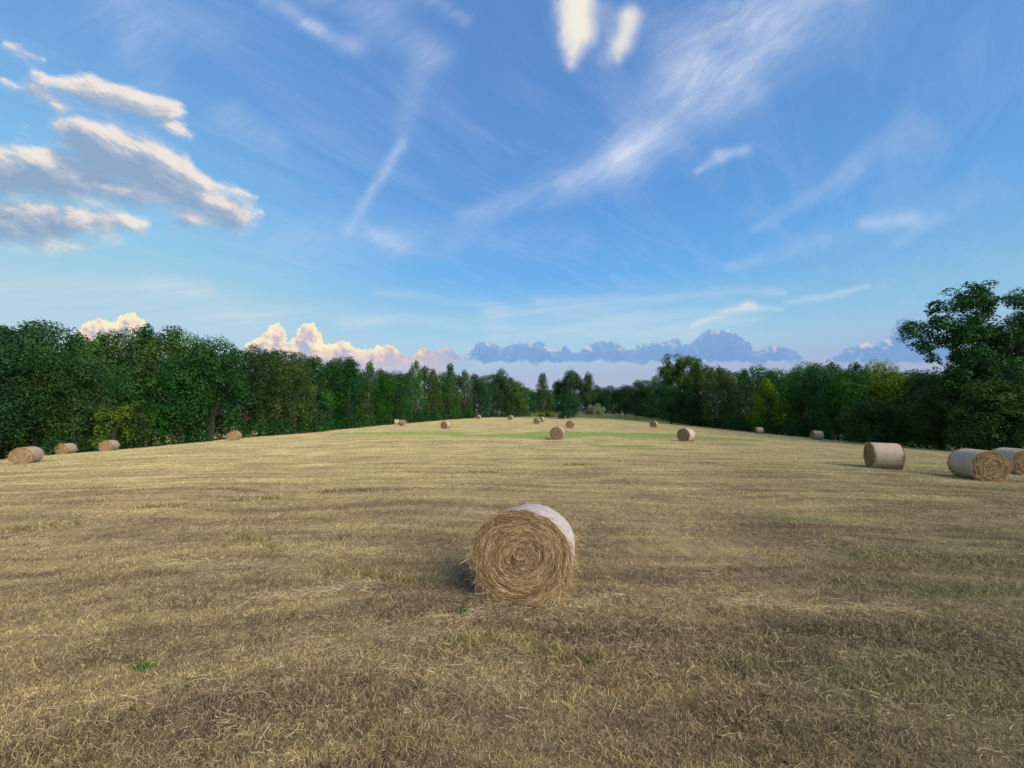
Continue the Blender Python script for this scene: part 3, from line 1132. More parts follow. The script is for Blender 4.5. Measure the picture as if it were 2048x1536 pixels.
def place_bales():
    hero = make_bale(3, 11000, 2500, 0.0050, 0.16, M_NET)
    mid = make_bale(7, 3000, 900, 0.011, 0.17, M_NET_WORN)
    for k, (px, row, y, turn, label) in enumerate(BALES):
        o = hero if k == 0 else (mid if k == 1 else copy_thing(mid))
        x, _ = spot(px, y, row)
        z = float(gz(x, y))
        bearing = math.atan2(x, y) + R(turn)                     # from +Y towards +X
        ex = Vector((math.sin(bearing), math.cos(bearing), 0))
        # rest on the slope
        sl_ = (float(gz(x + ex.x * 0.5, y + ex.y * 0.5)) - float(gz(x - ex.x * 0.5, y - ex.y * 0.5)))
        if k == 0:
            sl_ -= 0.125                                          # this one leans back a little
        ex = Vector((ex.x, ex.y, sl_)).normalized()
        ey = Vector((0, 0, 1)).cross(ex).normalized()
        ez = ex.cross(ey)
        from mathutils import Matrix
        m = Matrix((ex, ey, ez)).transposed()
        o.rotation_euler = m.to_euler()
        if k == 0:
            o.scale = (0.74, 1.07, 0.955)                                   # and is a narrower roll
        else:
            o.scale = (0.90, 1, 1)
        o.location = (x, y, z - 0.015)
        tag(o, label, "hay bale", "round hay bales left on the field")


place_bales()

# ------------------------------------------------------------------ trees
def tube(path, radii, n=8):
    path = np.asarray(path, float)
    V, F = [], []
    for i, p in enumerate(path):
        d = path[min(i + 1, len(path) - 1)] - path[max(i - 1, 0)]
        d = d / np.linalg.norm(d)
        a = np.cross(d, [0.3, 0.9, 0.1]); a /= np.linalg.norm(a)
        b = np.cross(d, a)
        for k in range(n):
            t = 2 * math.pi * k / n
            V.append(p + radii[i] * (a * math.cos(t) + b * math.sin(t)))
    for i in range(len(path) - 1):
        for k in range(n):
            F.append((i * n + k, i * n + (k + 1) % n, (i + 1) * n + (k + 1) % n, (i + 1) * n + k))
    return np.array(V), np.array(F)


def join(parts):
    Vs, Fs, b = [], [], 0
    for V, F in parts:
        Vs.append(V); Fs.append(F + b); b += len(V)
    return np.concatenate(Vs), np.concatenate(Fs)


def leaf_faces(rng, lobes, per_area, leaf, up=0.45, jitter=0.30, droop=0.0):
    """lobes: rows of (x, y, z, rx, rz, tone). Leaf sprays over each lobe's skin and a little inside."""
    C, Nn, T, S = [], [], [], []
    for (x, y, z, rx, rz, tone) in lobes:
        k = max(14, int(per_area * rx * (rx + rz) * 6.3))
        d = unit(rng.normal(0, 1, (k, 3)))
        d[:, 2] = np.where(rng.random(k) < 0.35, np.abs(d[:, 2]), d[:, 2])
        rad = 0.70 + 0.42 * rng.random(k) ** 0.8
        sub = 1 + 0.22 * np.sin(d[:, 0] * 5 + x * 3) * np.sin(d[:, 1] * 5 + y * 3 + 1) * np.sin(d[:, 2] * 4 + z)
        p = d * (rad * sub)[:, None] * np.array([rx, rx, rz]) + np.array([x, y, z])
        C.append(p)
        nn = unit(d * 0.75 + np.array([0, 0, up]) + rng.normal(0, jitter, (k, 3)))
        Nn.append(nn)
        T.append(np.clip(tone + rng.normal(0, 0.13, k), 0, 1))
        S.append(leaf * (0.6 + 0.8 * rng.random(k)))
    C, Nn, T, S = map(np.concatenate, (C, Nn, T, S))
    a = unit(np.cross(Nn, rng.normal(0, 1, Nn.shape)))
    b = np.cross(Nn, a)
    a, b = a * S[:, None], b * (S * (0.45 + 0.25 * rng.random(len(S))))[:, None]
    fold = Nn * (S * 0.12)[:, None]
    V = np.stack([C - a * 0.5, C + b * 0.5 + fold, C + a * 0.5, C - b * 0.5 + fold], 1).reshape(-1, 3)
    F = np.arange(len(V)).reshape(-1, 4)
    return V, F, T


def column_tree(seed, H, W, low=0.05, point=1.0, leaf=0.25, dens=15.0, n=52):
    """Forest-edge broadleaf: foliage nearly to the ground, uneven pointed top."""
    rng = np.random.default_rng(seed)
    lobes = []
    tips = 3 + int(rng.integers(0, 3))
    for i in range(n):
        t = low + (1 - low) * ((i + rng.random()) / n) ** 0.9
        env = (1 - max(0, (t - 0.40) / 0.62) ** (1.5 * point)) * (0.78 + 0.22 * min(1, t / 0.35))
        a = i * 2.4 + rng.normal(0, 0.5)
        r = W / 2 * env * (0.35 + 0.6 * math.sqrt(rng.random()))
        s = W * (0.10 + 0.10 * rng.random() ** 1.5) * (1.0 if t < 0.8 else 0.78)
        lobes.append((r * math.cos(a), r * math.sin(a), H * t * 0.95, s, s * (0.75 + 0.5 * rng.random()), 0.5 + rng.normal(0, 0.22)))
    for i in range(tips):
        a = rng.random() * 6.28
        r = W * 0.13 * rng.random() ** 0.5 * (1 + i * 0.4)
        s = W * (0.05 + 0.035 * rng.random())
        top = H * (0.985 - 0.05 * i - 0.03 * rng.random())
        for k in range(3):
            lobes.append((r * math.cos(a), r * math.sin(a), top - k * s * 1.6, s * (0.7 + 0.45 * k), s * 1.25, 0.6 + rng.normal(0, 0.12)))
    crown = leaf_faces(rng, lobes, dens, leaf)
    tr = [tube([(0, 0, -0.4), (0.05, 0, H * 0.3), (0.1, 0.1, H * 0.6), (0.05, 0.05, H * 0.9)], [W * 0.035, W * 0.028, W * 0.02, W * 0.006])]
    for i in range(9):
        a = rng.random() * 6.28
        z = H * (0.12 + 0.7 * rng.random())
        l = W * 0.36 * (1 - z / H * 0.5)
        tr.append(tube([(0, 0, z), (l * 0.5 * math.cos(a), l * 0.5 * math.sin(a), z + l * 0.3), (l * math.cos(a), l * math.sin(a), z + l * 0.75)],
                       [W * 0.014, W * 0.009, W * 0.003], 5))
    return crown, join(tr)


def round_tree(seed, H, W, low=0.04, leaf=0.24, dens=16.0, n=44):
    """Broad-crowned tree of billowing clumps, foliage low down."""
    rng = np.random.default_rng(seed)
    lobes = []
    for i in range(n):
        u = (i + 0.5) / n
        zz = 1 - 1.75 * u
        a = i * 2.4 + rng.normal(0, 0.4)
        rr = math.sqrt(max(0.03, 1 - zz * zz)) if zz > 0 else 1.0 - 0.12 * zz * zz
        r = W / 2 * rr * (0.48 + 0.44 * rng.random())
        z = H * (low + (1 - low) * (0.46 + 0.46 * zz)) * (0.97 + 0.06 * rng.random())
        s = W * (0.10 + 0.10 * rng.random())
        lobes.append((r * math.cos(a), r * math.sin(a), z, s, s * (0.65 + 0.3 * rng.random()), 0.5 + rng.normal(0, 0.22)))
    for i in range(18):
        a, r = rng.random() * 6.28, W * 0.22 * math.sqrt(rng.random())
        s = W * 0.10
        lobes.append((r * math.cos(a), r * math.sin(a), H * (0.35 + 0.45 * rng.random()), s * 1.3, s, 0.4))
    crown = leaf_faces(rng, lobes, dens, leaf)
    tr = [tube([(0, 0, -0.4), (0.05, 0, H * 0.25), (0.1, 0.1, H * 0.5), (0, 0.1, H * 0.8)], [W * 0.04, W * 0.03, W * 0.02, W * 0.006])]
    for i in range(10):
        a = rng.random() * 6.28
        z = H * (0.12 + 0.4 * rng.random())
        l = W * 0.40
        tr.append(tube([(0, 0, z), (l * 0.5 * math.cos(a), l * 0.5 * math.sin(a), z + l * 0.4), (l * math.cos(a), l * math.sin(a), z + l * 0.8)],
                       [W * 0.016, W * 0.010, W * 0.003], 5))
    return crown, join(tr)


def pine_tree(seed, H, W, leaf=0.30, dens=8.0):
    """Conifer with drooping flat layers."""
    rng = np.random.default_rng(seed)
    lobes, tr = [], [tube([(0, 0, -0.4), (0, 0.05, H * 0.5), (0, 0, H * 0.98)], [W * 0.04, W * 0.025, W * 0.004])]
    nl = 12
    for i in range(nl):
        t = 0.06 + 0.9 * i / (nl - 1)
        L = W / 2 * (1 - t) ** 0.65 + W * 0.05
        m = 7 if t < 0.7 else 5
        for k in range(m):
            a = 6.283 * k / m + i * 0.8 + rng.normal(0, 0.15)
            l = L * (0.75 + 0.35 * rng.random())
            for q in (0.35, 0.68, 1.0):
                s = W * 0.085 * (1.15 - 0.3 * q)
                lobes.append((l * q * math.cos(a), l * q * math.sin(a), H * t + 0.10 * l * q - 0.16 * l * q * q, s * 1.25, s * 0.42, 0.5 + rng.normal(0, 0.15)))
            tr.append(tube([(0, 0, H * t), (l * 0.9 * math.cos(a), l * 0.9 * math.sin(a), H * t)], [W * 0.010, W * 0.003], 4))
    lobes.append((0, 0, H * 0.97, W * 0.05, H * 0.035, 0.5))
    crown = leaf_faces(rng, lobes, dens, leaf, up=0.8, jitter=0.4)
    return crown, join(tr)


def open_tree(seed, H, W, first=0.30, limbs=9, leaf=0.30, dens=6.5, lobe=0.10, upright=0.8, fork=3, heads=None):
    """Tall open tree: limbs fork and carry separate clumps with sky between them."""
    rng = np.random.default_rng(seed)
    lobes, tr = [], []
    top = H * 0.80
    trunk = [np.array([0, 0, -0.4]), np.array([0.1, 0, H * 0.25]), np.array([-0.1, 0.1, H * 0.5]), np.array([0.1, 0, top])]
    tr.append(tube(trunk, [W * 0.040, W * 0.032, W * 0.022, W * 0.008]))

    def branch(p, d, l, r, depth):
        q = p + d * l * 0.55 + np.array([0, 0, l * 0.03])
        e = q + unit(d + np.array([0, 0, 0.22])) * l * 0.45
        tr.append(tube([p, q, e], [r, r * 0.7, r * 0.4], 5))
        if depth == 0:
            s = W * lobe * (0.65 + 0.6 * rng.random())
            lobes.append((*e, s, s * (0.55 + 0.35 * rng.random()), 0.5 + rng.normal(0, 0.17)))
            m = q + rng.normal(0, W * 0.02, 3)
            lobes.append((*m, s * 0.7, s * 0.5, 0.45 + rng.normal(0, 0.15)))
            return
        for k in range(fork):
            nd = unit(d * 0.9 + rng.normal(0, 0.55, 3) + np.array([0, 0, 0.10]))
            branch(e if k else q, nd, l * (0.50 + 0.2 * rng.random()), r * 0.45, depth - 1)
    spec = heads or [(first + (0.80 - first) * (i + 0.5) / limbs, i * 2.4 + rng.normal(0, 0.3), 1.0) for i in range(limbs)]
    for t, a, f in spec:
        p = np.array([0.0, 0.05, H * t])
        d = unit(np.array([math.cos(a), math.sin(a), 0.25 + upright * t]))
        l = W * 0.33 * (1.15 - 0.45 * t) * f
        branch(p, d, l, W * 0.016, 2)
    for k in range(4):
        branch(trunk[-1], unit(np.array([rng.normal(0, 0.4), rng.normal(0, 0.4), 1.0])), H * 0.10, W * 0.01, 1)
    L = np.array(lobes)
    if len(L):
        f = H / (L[:, 2] + L[:, 4]).max()
        L[:, 2] *= f
    crown = leaf_faces(rng, [tuple(r) for r in L], dens, leaf, up=0.5)
    return crown, join(tr)


def tree_proto(kind, seed, mat, H, **kw):
    crown, trunk = kind(seed, H, **kw)
    root = empty("tree")
    mesh_obj("trunk", trunk[0], trunk[1], M_BARK, root, smooth=True)
    mesh_obj("crown", crown[0], crown[1], LEAF[mat], root, attrs={"tone": crown[2]})
    root["_h"] = H
    return root


PROTO = {}


def proto_set():
    for i in range(6):
        PROTO['col', i] = (column_tree, 100 + i, 12.0, dict(W=5.4 + 0.4 * (i % 3), point=0.8 + 0.2 * (i % 3)))
    for i in range(4):
        PROTO['rnd', i] = (round_tree, 200 + i, 11.0, dict(W=8.0 + 0.7 * (i % 2)))
    PROTO['pin', 0] = (pine_tree, 300, 9.0, dict(W=7.5))
    PROTO['ced', 0] = (column_tree, 320, 9.0, dict(W=6.0, low=0.02, point=1.5, dens=18.0, n=80))
    PROTO['opn', 0] = (open_tree, 400, 16.0, dict(W=11.0, dens=14.0, leaf=0.27, lobe=0.105))
    PROTO['opn', 1] = (open_tree, 405, 16.0, dict(W=12.0, dens=14.0, leaf=0.27, lobe=0.085, first=0.40, upright=0.9, limbs=11))
    PROTO['oak', 0] = (open_tree, 410, 15.0, dict(W=17.0, first=0.35, upright=0.30, lobe=0.115, dens=12.0, leaf=0.3))


MESHES = {}


def plant(kind, i, mat, x, y, top_z, width, rot, name="tree"):
    """A tree of this kind with its top at the given height and crown of this width."""
    fn, seed, H, kw = PROTO[kind, i]
    key = (kind, i)
    if key not in MESHES:
        crown, trunk = fn(seed, H, **kw)
        up = H / np.percentile(crown[0][:, 2], 99.8)
        crown[0][:, 2] *= up
        trunk[0][:, 2] *= min(up, 1.0) * 0.97
        t = mesh_obj("trunk", trunk[0], trunk[1], M_BARK, smooth=True)
        c = mesh_obj("crown", crown[0], crown[1], LEAF[mat], attrs={"tone": crown[2]})
        MESHES[key] = (t.data, c.data)
        bpy.data.objects.remove(t)
        bpy.data.objects.remove(c)
    tm, cm = MESHES[key]
    z = float(gz(x, y))
    root = empty(name, (x, y, z), (0, 0, rot))
    s = width / kw['W']
    root.scale = (s, s, max(0.5, (top_z - z)) / H)
    for nm, me in (("trunk", tm), ("crown", cm)):
        o = bpy.data.objects.new(nm, me)
        COL.objects.link(o)
        o.parent = root
        if nm == "crown":
            o.material_slots[0].link = 'OBJECT'
            o.material_slots[0].material = LEAF[mat]
    return root


proto_set()

# column of the trunk, distance, row of the top, crown width, kind, variant, leaves, label
LEFT = [
    (-40, 40, 660, 8.0, 'rnd', 0, 'dusk', "dark tree cut off by the left edge, under the high bare twigs"),
    (30, 43, 718, 7.5, 'pin', 0, 'dusk', "dark conifer with drooping flat layers at the left end of the wood"),
    (92, 46, 690, 8.0, 'rnd', 2, 'deep', "dark tree straight behind the half sunk bale, right of the layered conifer"),
    (165, 47, 706, 7.6, 'rnd', 1, 'deep', "dark tree left of the yellow green sapling in the left wood"),
    (262, 51, 722, 7.4, 'rnd', 3, 'deep', "rounded dark tree over the black hollow right of the sapling"),
    (318, 54, 668, 7.4, 'col', 2, 'mid', "tree with bright leaf tips, tallest near the sapling in the left wood"),
    (372, 55, 712, 7.4, 'rnd', 0, 'deep', "dark tree left of the broad round topped tree above the crest bale"),
    (436, 57, 676, 9.4, 'rnd', 2, 'deep', "broad round topped dark tree directly above the lone crest bale"),
    (500, 60, 690, 7.4, 'rnd', 1, 'deep', "dark tree just right of the broad one above the crest bale"),
    (548, 63, 700, 6.6, 'col', 5, 'deep', "dark pointed tree below the left of the twin cloud heads"),
    (592, 66, 716, 7.0, 'rnd', 3, 'mid', "lighter tree below the gap of the twin cloud heads"),
    (634, 70, 713, 6.4, 'col', 0, 'deep', "dark pointed tree below the right of the twin cloud heads"),
    (668, 74, 718, 7.0, 'rnd', 2, 'deep', "dark tree in the row of points, right of the cloud heads"),
    (702, 79, 714, 5.8, 'col', 2, 'deep', "last dark slim tree before the treeline steps down"),
    (740, 86, 722, 5.4, 'col', 4, 'mid', "paler slim tree standing alone at the step in the treeline"),
    (768, 90, 744, 5.6, 'rnd', 3, 'mid', "low light green tree in the dip right of the step"),
    (800, 96, 748, 7.0, 'rnd', 0, 'deep', "low rounded tree behind the two overlapping far bales"),
    (832, 102, 722, 6.0, 'col', 5, 'mid', "tall light tree behind the tiny pale bale, above its neighbours"),
    (866, 110, 738, 6.2, 'col', 1, 'mid', "leafy tree behind the tiny bale above the white wrapped one"),
    (900, 116, 727, 7.0, 'col', 0, 'mid', "tall bright topped tree rising over the white wrapped bale"),
    (930, 122, 740, 6.4, 'col', 2, 'mid', "light green column left of the wood's edge bale"),
    (962, 132, 752, 8.0, 'rnd', 1, 'dusk', "dull grey green tree directly over the wood's edge bale"),
    (1004, 136, 737, 7.0, 'rnd', 2, 'deep', "tree with a bright rounded top right of the grey green one"),
    (1036, 138, 762, 8.0, 'rnd', 3, 'mid', "low tree with yellowish clumps at the right end of the left wood"),
    (1085, 146, 746, 8.0, 'col', 3, 'mid', "separate upright tree with a twin top, in the gap between the woods"),
    (1148, 205, 744, 19.0, 'oak', 0, 'dusk', "spreading dark oak with sky showing through, behind the cedar"),
    (1135, 117, 780, 7.0, 'ced', 0, 'dusk', "dark bushy cedar at the end of the field, in front of the gap"),
    (9, 56, 626, 9.0, 'opn', 0, 'dusk', "tall thin tree whose twigs stand over the wood at the left edge"),
]
RIGHT = [
    (1172, 250, 768, 12, 'rnd', 0, 'dusk', "far dark tree in the gap, next right of the spreading oak"),
    (1196, 245, 770, 13, 'rnd', 1, 'dusk', "far low tree second right of the oak, behind the pale bush"),
    (1222, 235, 771, 13, 'rnd', 2, 'dusk', "lowest far tree on the skyline of the gap"),
    (1248, 215, 770, 12, 'rnd', 3, 'dusk', "far dark tree right of the lowest one in the gap"),
    (1272, 190, 760, 9.5, 'rnd', 1, 'dusk', "far small headed tree where the right wood's skyline starts to rise"),
    (1292, 172, 760, 9.5, 'rnd', 0, 'deep', "low tree on the rise left of the small far right bale"),
    (1316, 152, 749, 9.0, 'rnd', 2, 'deep', "dark tree above the small far right bale, left of the tall open one"),
    (1358, 128, 708, 15.0, 'opn', 1, 'mid', "tall open tree with sky between its limbs, highest in the right wood's far half"),
    (1340, 120, 768, 9.0, 'rnd', 3, 'deep', "low dark tree hiding the foot of the tall open one"),
    (1378, 112, 756, 8.0, 'rnd', 1, 'deep', "low dark tree under the right side of the tall open one"),
    (1392, 116, 724, 8.0, 'col', 4, 'mid', "ragged slim topped tree just right of the tall open one"),
    (1424, 108, 736, 7.5, 'col', 2, 'mid', "dark tree second right of the tall open one"),
    (1456, 100, 738, 7.5, 'rnd', 3, 'mid', "dark tree midway between the tall open one and the yellow green one"),
    (1488, 92, 738, 6.5, 'col', 1, 'deep', "dark tree next left of the yellow green one"),
    (1530, 81, 756, 7.0, 'col', 1, 'bright', "yellow green tree in front of the right wood"),
    (1556, 86, 738, 8.0, 'rnd', 2, 'deep', "dark tree rising behind the yellow green one"),
    (1596, 72, 735, 7.2, 'rnd', 1, 'mid', "dark tree right of the yellow green one, above the two small pale bales"),
    (1646, 68, 728, 7.6, 'rnd', 3, 'dusk', "round headed dull tree directly above the pale bale by the wood"),
    (1690, 60, 742, 7.6, 'rnd', 0, 'mid', "bulky dark tree left of the yellow topped one"),
    (1757, 62, 722, 7.4, 'rnd', 2, 'bright', "yellow topped tree showing over its dark neighbours"),
    (1800, 66, 745, 7.0, 'rnd', 1, 'mid', "low tree between the yellow topped one and the great tree"),
    (1838, 60, 742, 6.6, 'rnd', 3, 'deep', "dark tree at the foot of the sky gap left of the great tree"),
    (1790, 50, 812, 5.2, 'rnd', 2, 'mid', "short light green tree low in front, under the yellow topped one"),
    (1740, 50, 800, 6.6, 'rnd', 0, 'mid', "squat dark tree at the field edge behind the side on bale"),
    (1870, 46, 770, 6.6, 'rnd', 1, 'mid', "dark tree leaning against the left flank of the great tree"),
    (1925, 42, 752, 6.4, 'rnd', 3, 'mid', "low dark tree in front of the great tree's trunk"),
    (1985, 39, 760, 6.6, 'rnd', 2, 'mid', "low dark tree above the big coiled end bale on the right"),
    (2046, 37, 745, 6.8, 'rnd', 0, 'deep', "low dark tree cut off by the right edge of the view"),
]
KIND_NAME = {'col': "broadleaf_tree", 'rnd': "broadleaf_tree", 'pin': "conifer", 'ced': "cedar", 'opn': "tall_tree", 'oak': "oak_tree"}


def plant_rows():
    rr = random.Random(4)
    for row, grp in ((LEFT, "trees along the left wood edge"), (RIGHT, "trees along the right wood edge")):
        for px, y, top, w, kind, i, mat, label in row:
            y = y + (rr.uniform(-2.2, 2.2) if kind in ('rnd', 'col') and mat != 'bright' else 0)
            x, tz = spot(px, y, top)
            o = plant(kind, i, mat, x, y, tz, w, rr.random() * 6.28, KIND_NAME[kind])
            tag(o, label, "tree", grp)
    # the second row, seen between and over the first
    back_l = [(-120, 60, 648), (20, 58, 664), (62, 60, 652), (112, 58, 650), (160, 61, 656), (205, 60, 668), (248, 62, 662), (292, 64, 652), (345, 64, 656), (392, 66, 672), (470, 74, 688),
              (530, 76, 702), (575, 80, 708), (620, 84, 722), (660, 90, 722), (695, 96, 726), (725, 104, 748), (760, 108, 742), (790, 116, 742),
              (820, 122, 740), (850, 130, 742), (885, 134, 738), (915, 140, 742), (948, 148, 746), (985, 152, 748), (1022, 158, 756), (1052, 170, 772)]
    back_r = [(1300, 200, 768), (1340, 175, 752), (1375, 150, 738), (1410, 140, 738), (1440, 130, 742), (1475, 120, 742), (1510, 110, 740), (1540, 104, 742),
              (1580, 96, 740), (1620, 90, 736), (1665, 84, 736), (1710, 78, 736), (1745, 76, 742), (1785, 76, 746), (1822, 74, 748), (1860, 66, 752), (1900, 60, 735),
              (1960, 54, 700), (2040, 50, 640), (2120, 48, 650)]
    for lst, lab, grp in ((back_l, "dark treetop showing behind the front row of the left wood", "treetops behind the left wood's front row"),
                          (back_r, "dark treetop showing behind the front row of the right wood", "treetops behind the right wood's front row")):
        for k, (px, y, top) in enumerate(lst):
            x, tz = spot(px, y, top + rr.uniform(-12, 9))
            kind, i = ('col', k % 6) if (k * 7) % 3 else ('rnd', k % 4)
            w = (7.5 if kind == 'col' else 9.0) * (1 + y / 300)
            o = plant(kind, i, ('deep', 'mid', 'deep', 'dusk')[k % 4], x, y, tz, w, rr.random() * 6.28, "broadleaf_tree")
            tag(o, lab, "tree", grp)


plant_rows()


def great_tree():
    """The tall tree at the right: clumps held out on long limbs, its left arm reaching over the wood."""
    y = 41.0
    cx, _ = spot(1975, y)
    zb = float(gz(cx, y))
    rng = np.random.default_rng(77)
    root = empty("great_tree", (cx, y, zb))

    def P(px, row, dy=0.0):
        X, Z = spot(px + 10, y + dy, row + 14 if row < 700 else row + 6)
        return np.array([X - cx, dy, Z - zb])
    base, fork = np.array([0, 0, -0.3]), P(1968, 760)
    tr = [tube([base, P(1972, 830), fork], [0.42, 0.36, 0.30])]
    ends = [
        (1815, 650, -1.5, 0.9), (1835, 668, 0.6, 1.0), (1860, 640, 0.0, 1.0), (1850, 700, -0.5, 0.6), (1858, 716, -0.6, 0.5), (1872, 600, -1.0, 0.9), (1880, 632, 1.0, 0.9),
        (1900, 655, -1.0, 1.0), (1885, 668, 1.2, 1.0), (1905, 600, 0.5, 0.9), (1925, 586, -1.0, 1.0), (1950, 577, 0.0, 1.0), (1962, 590, 1.0, 0.8), (1940, 615, 1.5, 1.1),
        (1920, 640, -1.6, 1.1), (1960, 640, -1.2, 1.1), (1975, 648, 1.0, 0.9), (1945, 670, 0.5, 1.1), (1925, 690, -1.5, 1.0), (1900, 715, 0.8, 0.8), (1890, 735, -1.0, 0.7), (1960, 700, -1.5, 1.1),
        (1990, 680, 0.0, 1.1), (2000, 720, -1.0, 1.0), (1935, 740, 0.6, 1.0), (2015, 590, -0.8, 0.8), (2035, 582, 0.6, 0.9), (2030, 620, -1.0, 1.0), (2050, 645, 0.8, 1.1), (2020, 665, -1.5, 1.0),
        (2060, 600, 0.0, 1.0), (2080, 640, -1.0, 1.0), (2110, 680, 0.5, 1.1), (2040, 700, -0.8, 1.1), (2070, 730, 0.5, 1.1), (2015, 750, 0.8, 1.0), (2095, 610, 0.5, 0.9), (1972, 740, -1.5, 1.0),
        (1900, 760, -1.0, 1.1), (1940, 775, -1.5, 1.2), (1985, 770, 0.4, 1.2), (2030, 775, -1.2, 1.2), (2075, 770, 0.4, 1.2), (1920, 800, 0.2, 1.1), (2005, 805, -1.0, 1.2),
        (1955, 605, 2.2, 1.0), (1930, 660, 2.5, 1.1), (1990, 660, 2.5, 1.1), (2045, 670, 2.6, 1.1), (1905, 690, 2.2, 0.9), (1975, 715, 2.4, 1.1),
    ]
    lobes = []
    knots = [(fork * 0.75, 0.30), (fork, 0.26), (P(1950, 715), 0.20), (P(1990, 700, 0.6), 0.20)]
    tr.append(tube([fork, knots[2][0]], [0.26, 0.18], 7))
    tr.append(tube([fork, knots[3][0]], [0.24, 0.18], 7))
    pts = sorted(((P(px, row, dy), s) for px, row, dy, s in ends), key=lambda q: np.linalg.norm(q[0] - fork))
    for e, s in pts:
        de = np.linalg.norm(e - fork)
        par, pr = min(knots, key=lambda k: np.linalg.norm(k[0] - e) + 0.55 * np.linalg.norm(k[0] - fork))
        r = max(0.028, min(pr * 0.7, 0.16))
        mid = par * 0.5 + e * 0.5 + rng.normal(0, 0.15, 3)
        tr.append(tube([par, mid, e], [r, r * 0.75, r * 0.45], 6))
        knots.append((e, r * 0.8))
        for k in range(11):
            o = rng.normal(0, 0.62 * s, 3) * np.array([1.0, 1.0, 0.75])
            q = s * (0.36 + 0.36 * rng.random())
            lobes.append((*(e + o), q, q * (0.75 + 0.25 * rng.random()), 0.5 + rng.normal(0, 0.17)))
            if k < 3:
                tr.append(tube([e * 0.85 + mid * 0.15, e + o], [0.03, 0.010], 4))
    V, F = join(tr)
    mesh_obj("trunk", V, F, M_BARK, root, smooth=True)
    V, F, T = leaf_faces(rng, lobes, 20.0, 0.24, up=0.5, jitter=0.42)
    mesh_obj("crown", V, F, LEAF['deep'], root, attrs={"tone": T})
    tag(root, "great tree with a long left arm, tallest in the view, at the right edge", "tree", "trees along the right wood edge")


great_tree()


def thicket(name, label, cat, lobes, mat, leaf=0.26, dens=9.0, seed=1, kind=None, group=None, part=None, loc=None):
    rng = np.random.default_rng(seed)
    V, F, T = leaf_faces(rng, lobes, dens, leaf, up=0.5)
    o = mesh_obj(name, V, F, LEAF[mat], attrs={"tone": T})
    return tag(o, label, cat, group, kind)


def edge_growth():
    """Brambles and low branches along the foot of both woods."""
    rng = np.random.default_rng(31)

    def along(pts, step, back, hmax):
        L = []
        for (p0, y0), (p1, y1) in zip(pts[:-1], pts[1:]):
            a, b = np.array([spot(p0, y0)[0], y0]), np.array([spot(p1, y1)[0], y1])
            d = np.linalg.norm(b - a)
            for k in range(int(d / step)):
                q = a + (b - a) * rng.random() + rng.normal(0, 0.5, 2)
                dirv = q / np.linalg.norm(q)
                q = q + dirv * back * rng.random()
                h = hmax * (0.25 + 0.75 * rng.random())
                r = 0.45 + 0.55 * rng.random()
                L.append((q[0], q[1], float(gz(*q)) + h * 0.55, r, 0.30 + h * 0.45, 0.45 + rng.normal(0, 0.2)))
        return L
    left = along([(-150, 37), (0, 40.5), (100, 43), (300, 49.5), (468, 55), (600, 63), (700, 76), (800, 92), (900, 113), (950, 125), (1060, 134)], 0.22, 4.5, 2.6)
    left += along([(-150, 46), (0, 50), (100, 52), (300, 58), (468, 65), (600, 74), (700, 88), (800, 104), (900, 124), (950, 136), (1060, 150)], 0.30, 9.0, 7.5)
    thicket("undergrowth", "dark low growth along the foot of the left wood", "undergrowth", left, 'deep', seed=5, kind="stuff")
    right = along([(1270, 180), (1320, 145), (1400, 112), (1500, 86), (1600, 68), (1700, 56), (1800, 46.5), (1900, 41), (2000, 36), (2120, 33)], 0.22, 4.5, 2.6)
    right += along([(1180, 262), (1230, 240), (1270, 200), (1320, 165), (1400, 128), (1500, 102), (1600, 82), (1700, 68), (1800, 57), (1900, 50), (2000, 46), (2120, 42)], 0.26, 9.0, 7.5)
    thicket("undergrowth", "dark low growth along the foot of the right wood", "undergrowth", right, 'deep', seed=6, kind="stuff")


edge_growth()


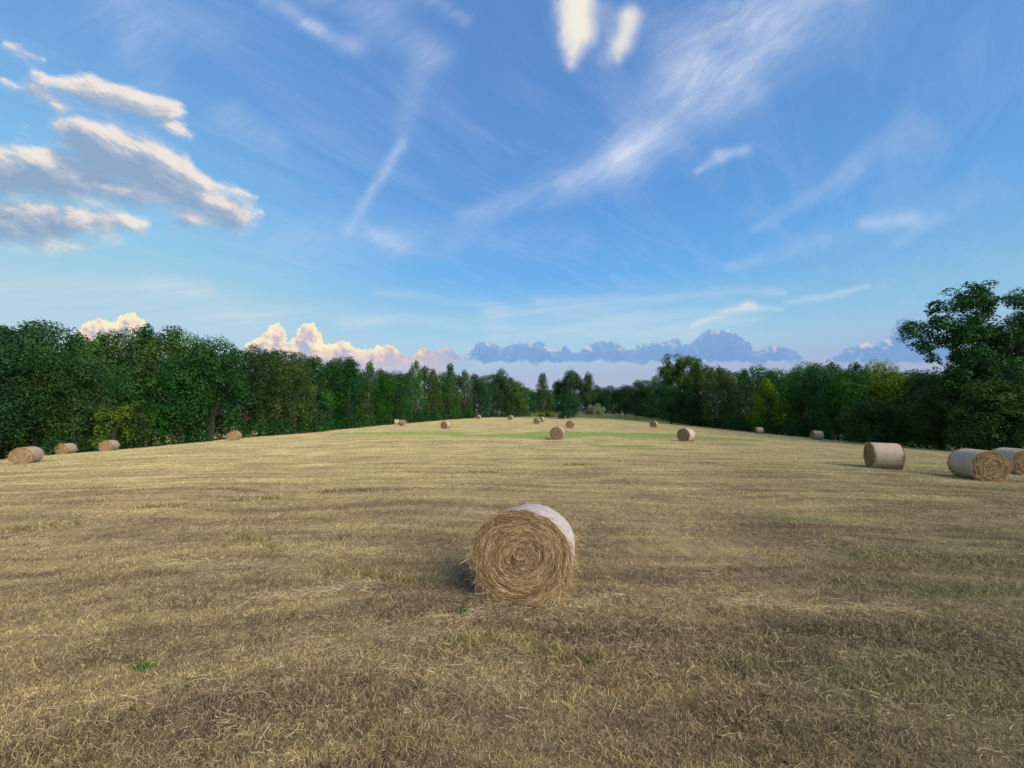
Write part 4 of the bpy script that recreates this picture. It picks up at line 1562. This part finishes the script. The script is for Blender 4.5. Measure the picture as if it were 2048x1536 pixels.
def far_wood():
    rng = np.random.default_rng(41)
    L = []
    for k in range(520):
        y = 300 + 40 * rng.random()
        px = 1000 + 360 * rng.random()
        x, tz = spot(px, y, 774 + 10 * rng.random() - (8 if rng.random() < 0.12 else 0))
        z = float(gz(x, y))
        r = 2.2 + 1.6 * rng.random()
        L.append((x, y, z + (tz - z - r) * (1 - 0.9 * rng.random() ** 1.5), r, r * 0.9, 0.45 + rng.normal(0, 0.15)))
    thicket("distant_wood", "dark far wood closing the gap between the two woods", "wood", L, 'dusk', leaf=0.95, dens=1.4, seed=9, kind="stuff")


far_wood()


def bush(name, px, y, row, w, mat, label, seed, group):
    rng = np.random.default_rng(seed)
    x, tz = spot(px, y, row)
    z = float(gz(x, y))
    h = tz - z
    root = empty(name, (x, y, z))
    L = []
    for k in range(26):
        a, r = rng.random() * 6.28, w / 2 * math.sqrt(rng.random()) * 0.8
        t = rng.random()
        zz = h * (0.12 + 0.72 * t * (1 - (2 * r / w) ** 2 * 0.5))
        s = w * (0.09 + 0.07 * rng.random())
        L.append((r * math.cos(a), r * math.sin(a), zz, s, min(s, h * 0.2), 0.5 + rng.normal(0, 0.2)))
    V, F, T = leaf_faces(rng, L, 12, 0.20 + y * 0.0012)
    mesh_obj("foliage", V, F, LEAF[mat], root, attrs={"tone": T})
    st = [tube([(0, 0, -0.1), (0.2 * math.cos(a), 0.2 * math.sin(a), h * 0.3), (w * 0.25 * math.cos(a), w * 0.25 * math.sin(a), h * 0.7)], [0.05, 0.035, 0.012], 5) for a in (0.3, 1.9, 3.4, 5.0)]
    V, F = join(st)
    mesh_obj("stems", V, F, M_BARK, root)
    tag(root, label, "bush", group)


LEAF['pale'] = leaf_material("pale_grey_green_leaves", (0.13, 0.155, 0.075), (0.27, 0.29, 0.16))
bush("sapling", 236, 47.0, 778, 4.8, 'sap', "yellow green sapling in front of the dark left wood", 3, None)
bush("sapling", 300, 48.5, 800, 3.4, 'mid', "green sapling just right of the yellow green one in the left wood", 4, None)
bush("bush", 1188, 165, 805, 9.0, 'pale', "pale grey green bush in the gap right of the cedar", 5, None)
bush("bush", 1095, 135, 822, 6.5, 'bright', "low bright green bush left of the dark cedar", 6, None)
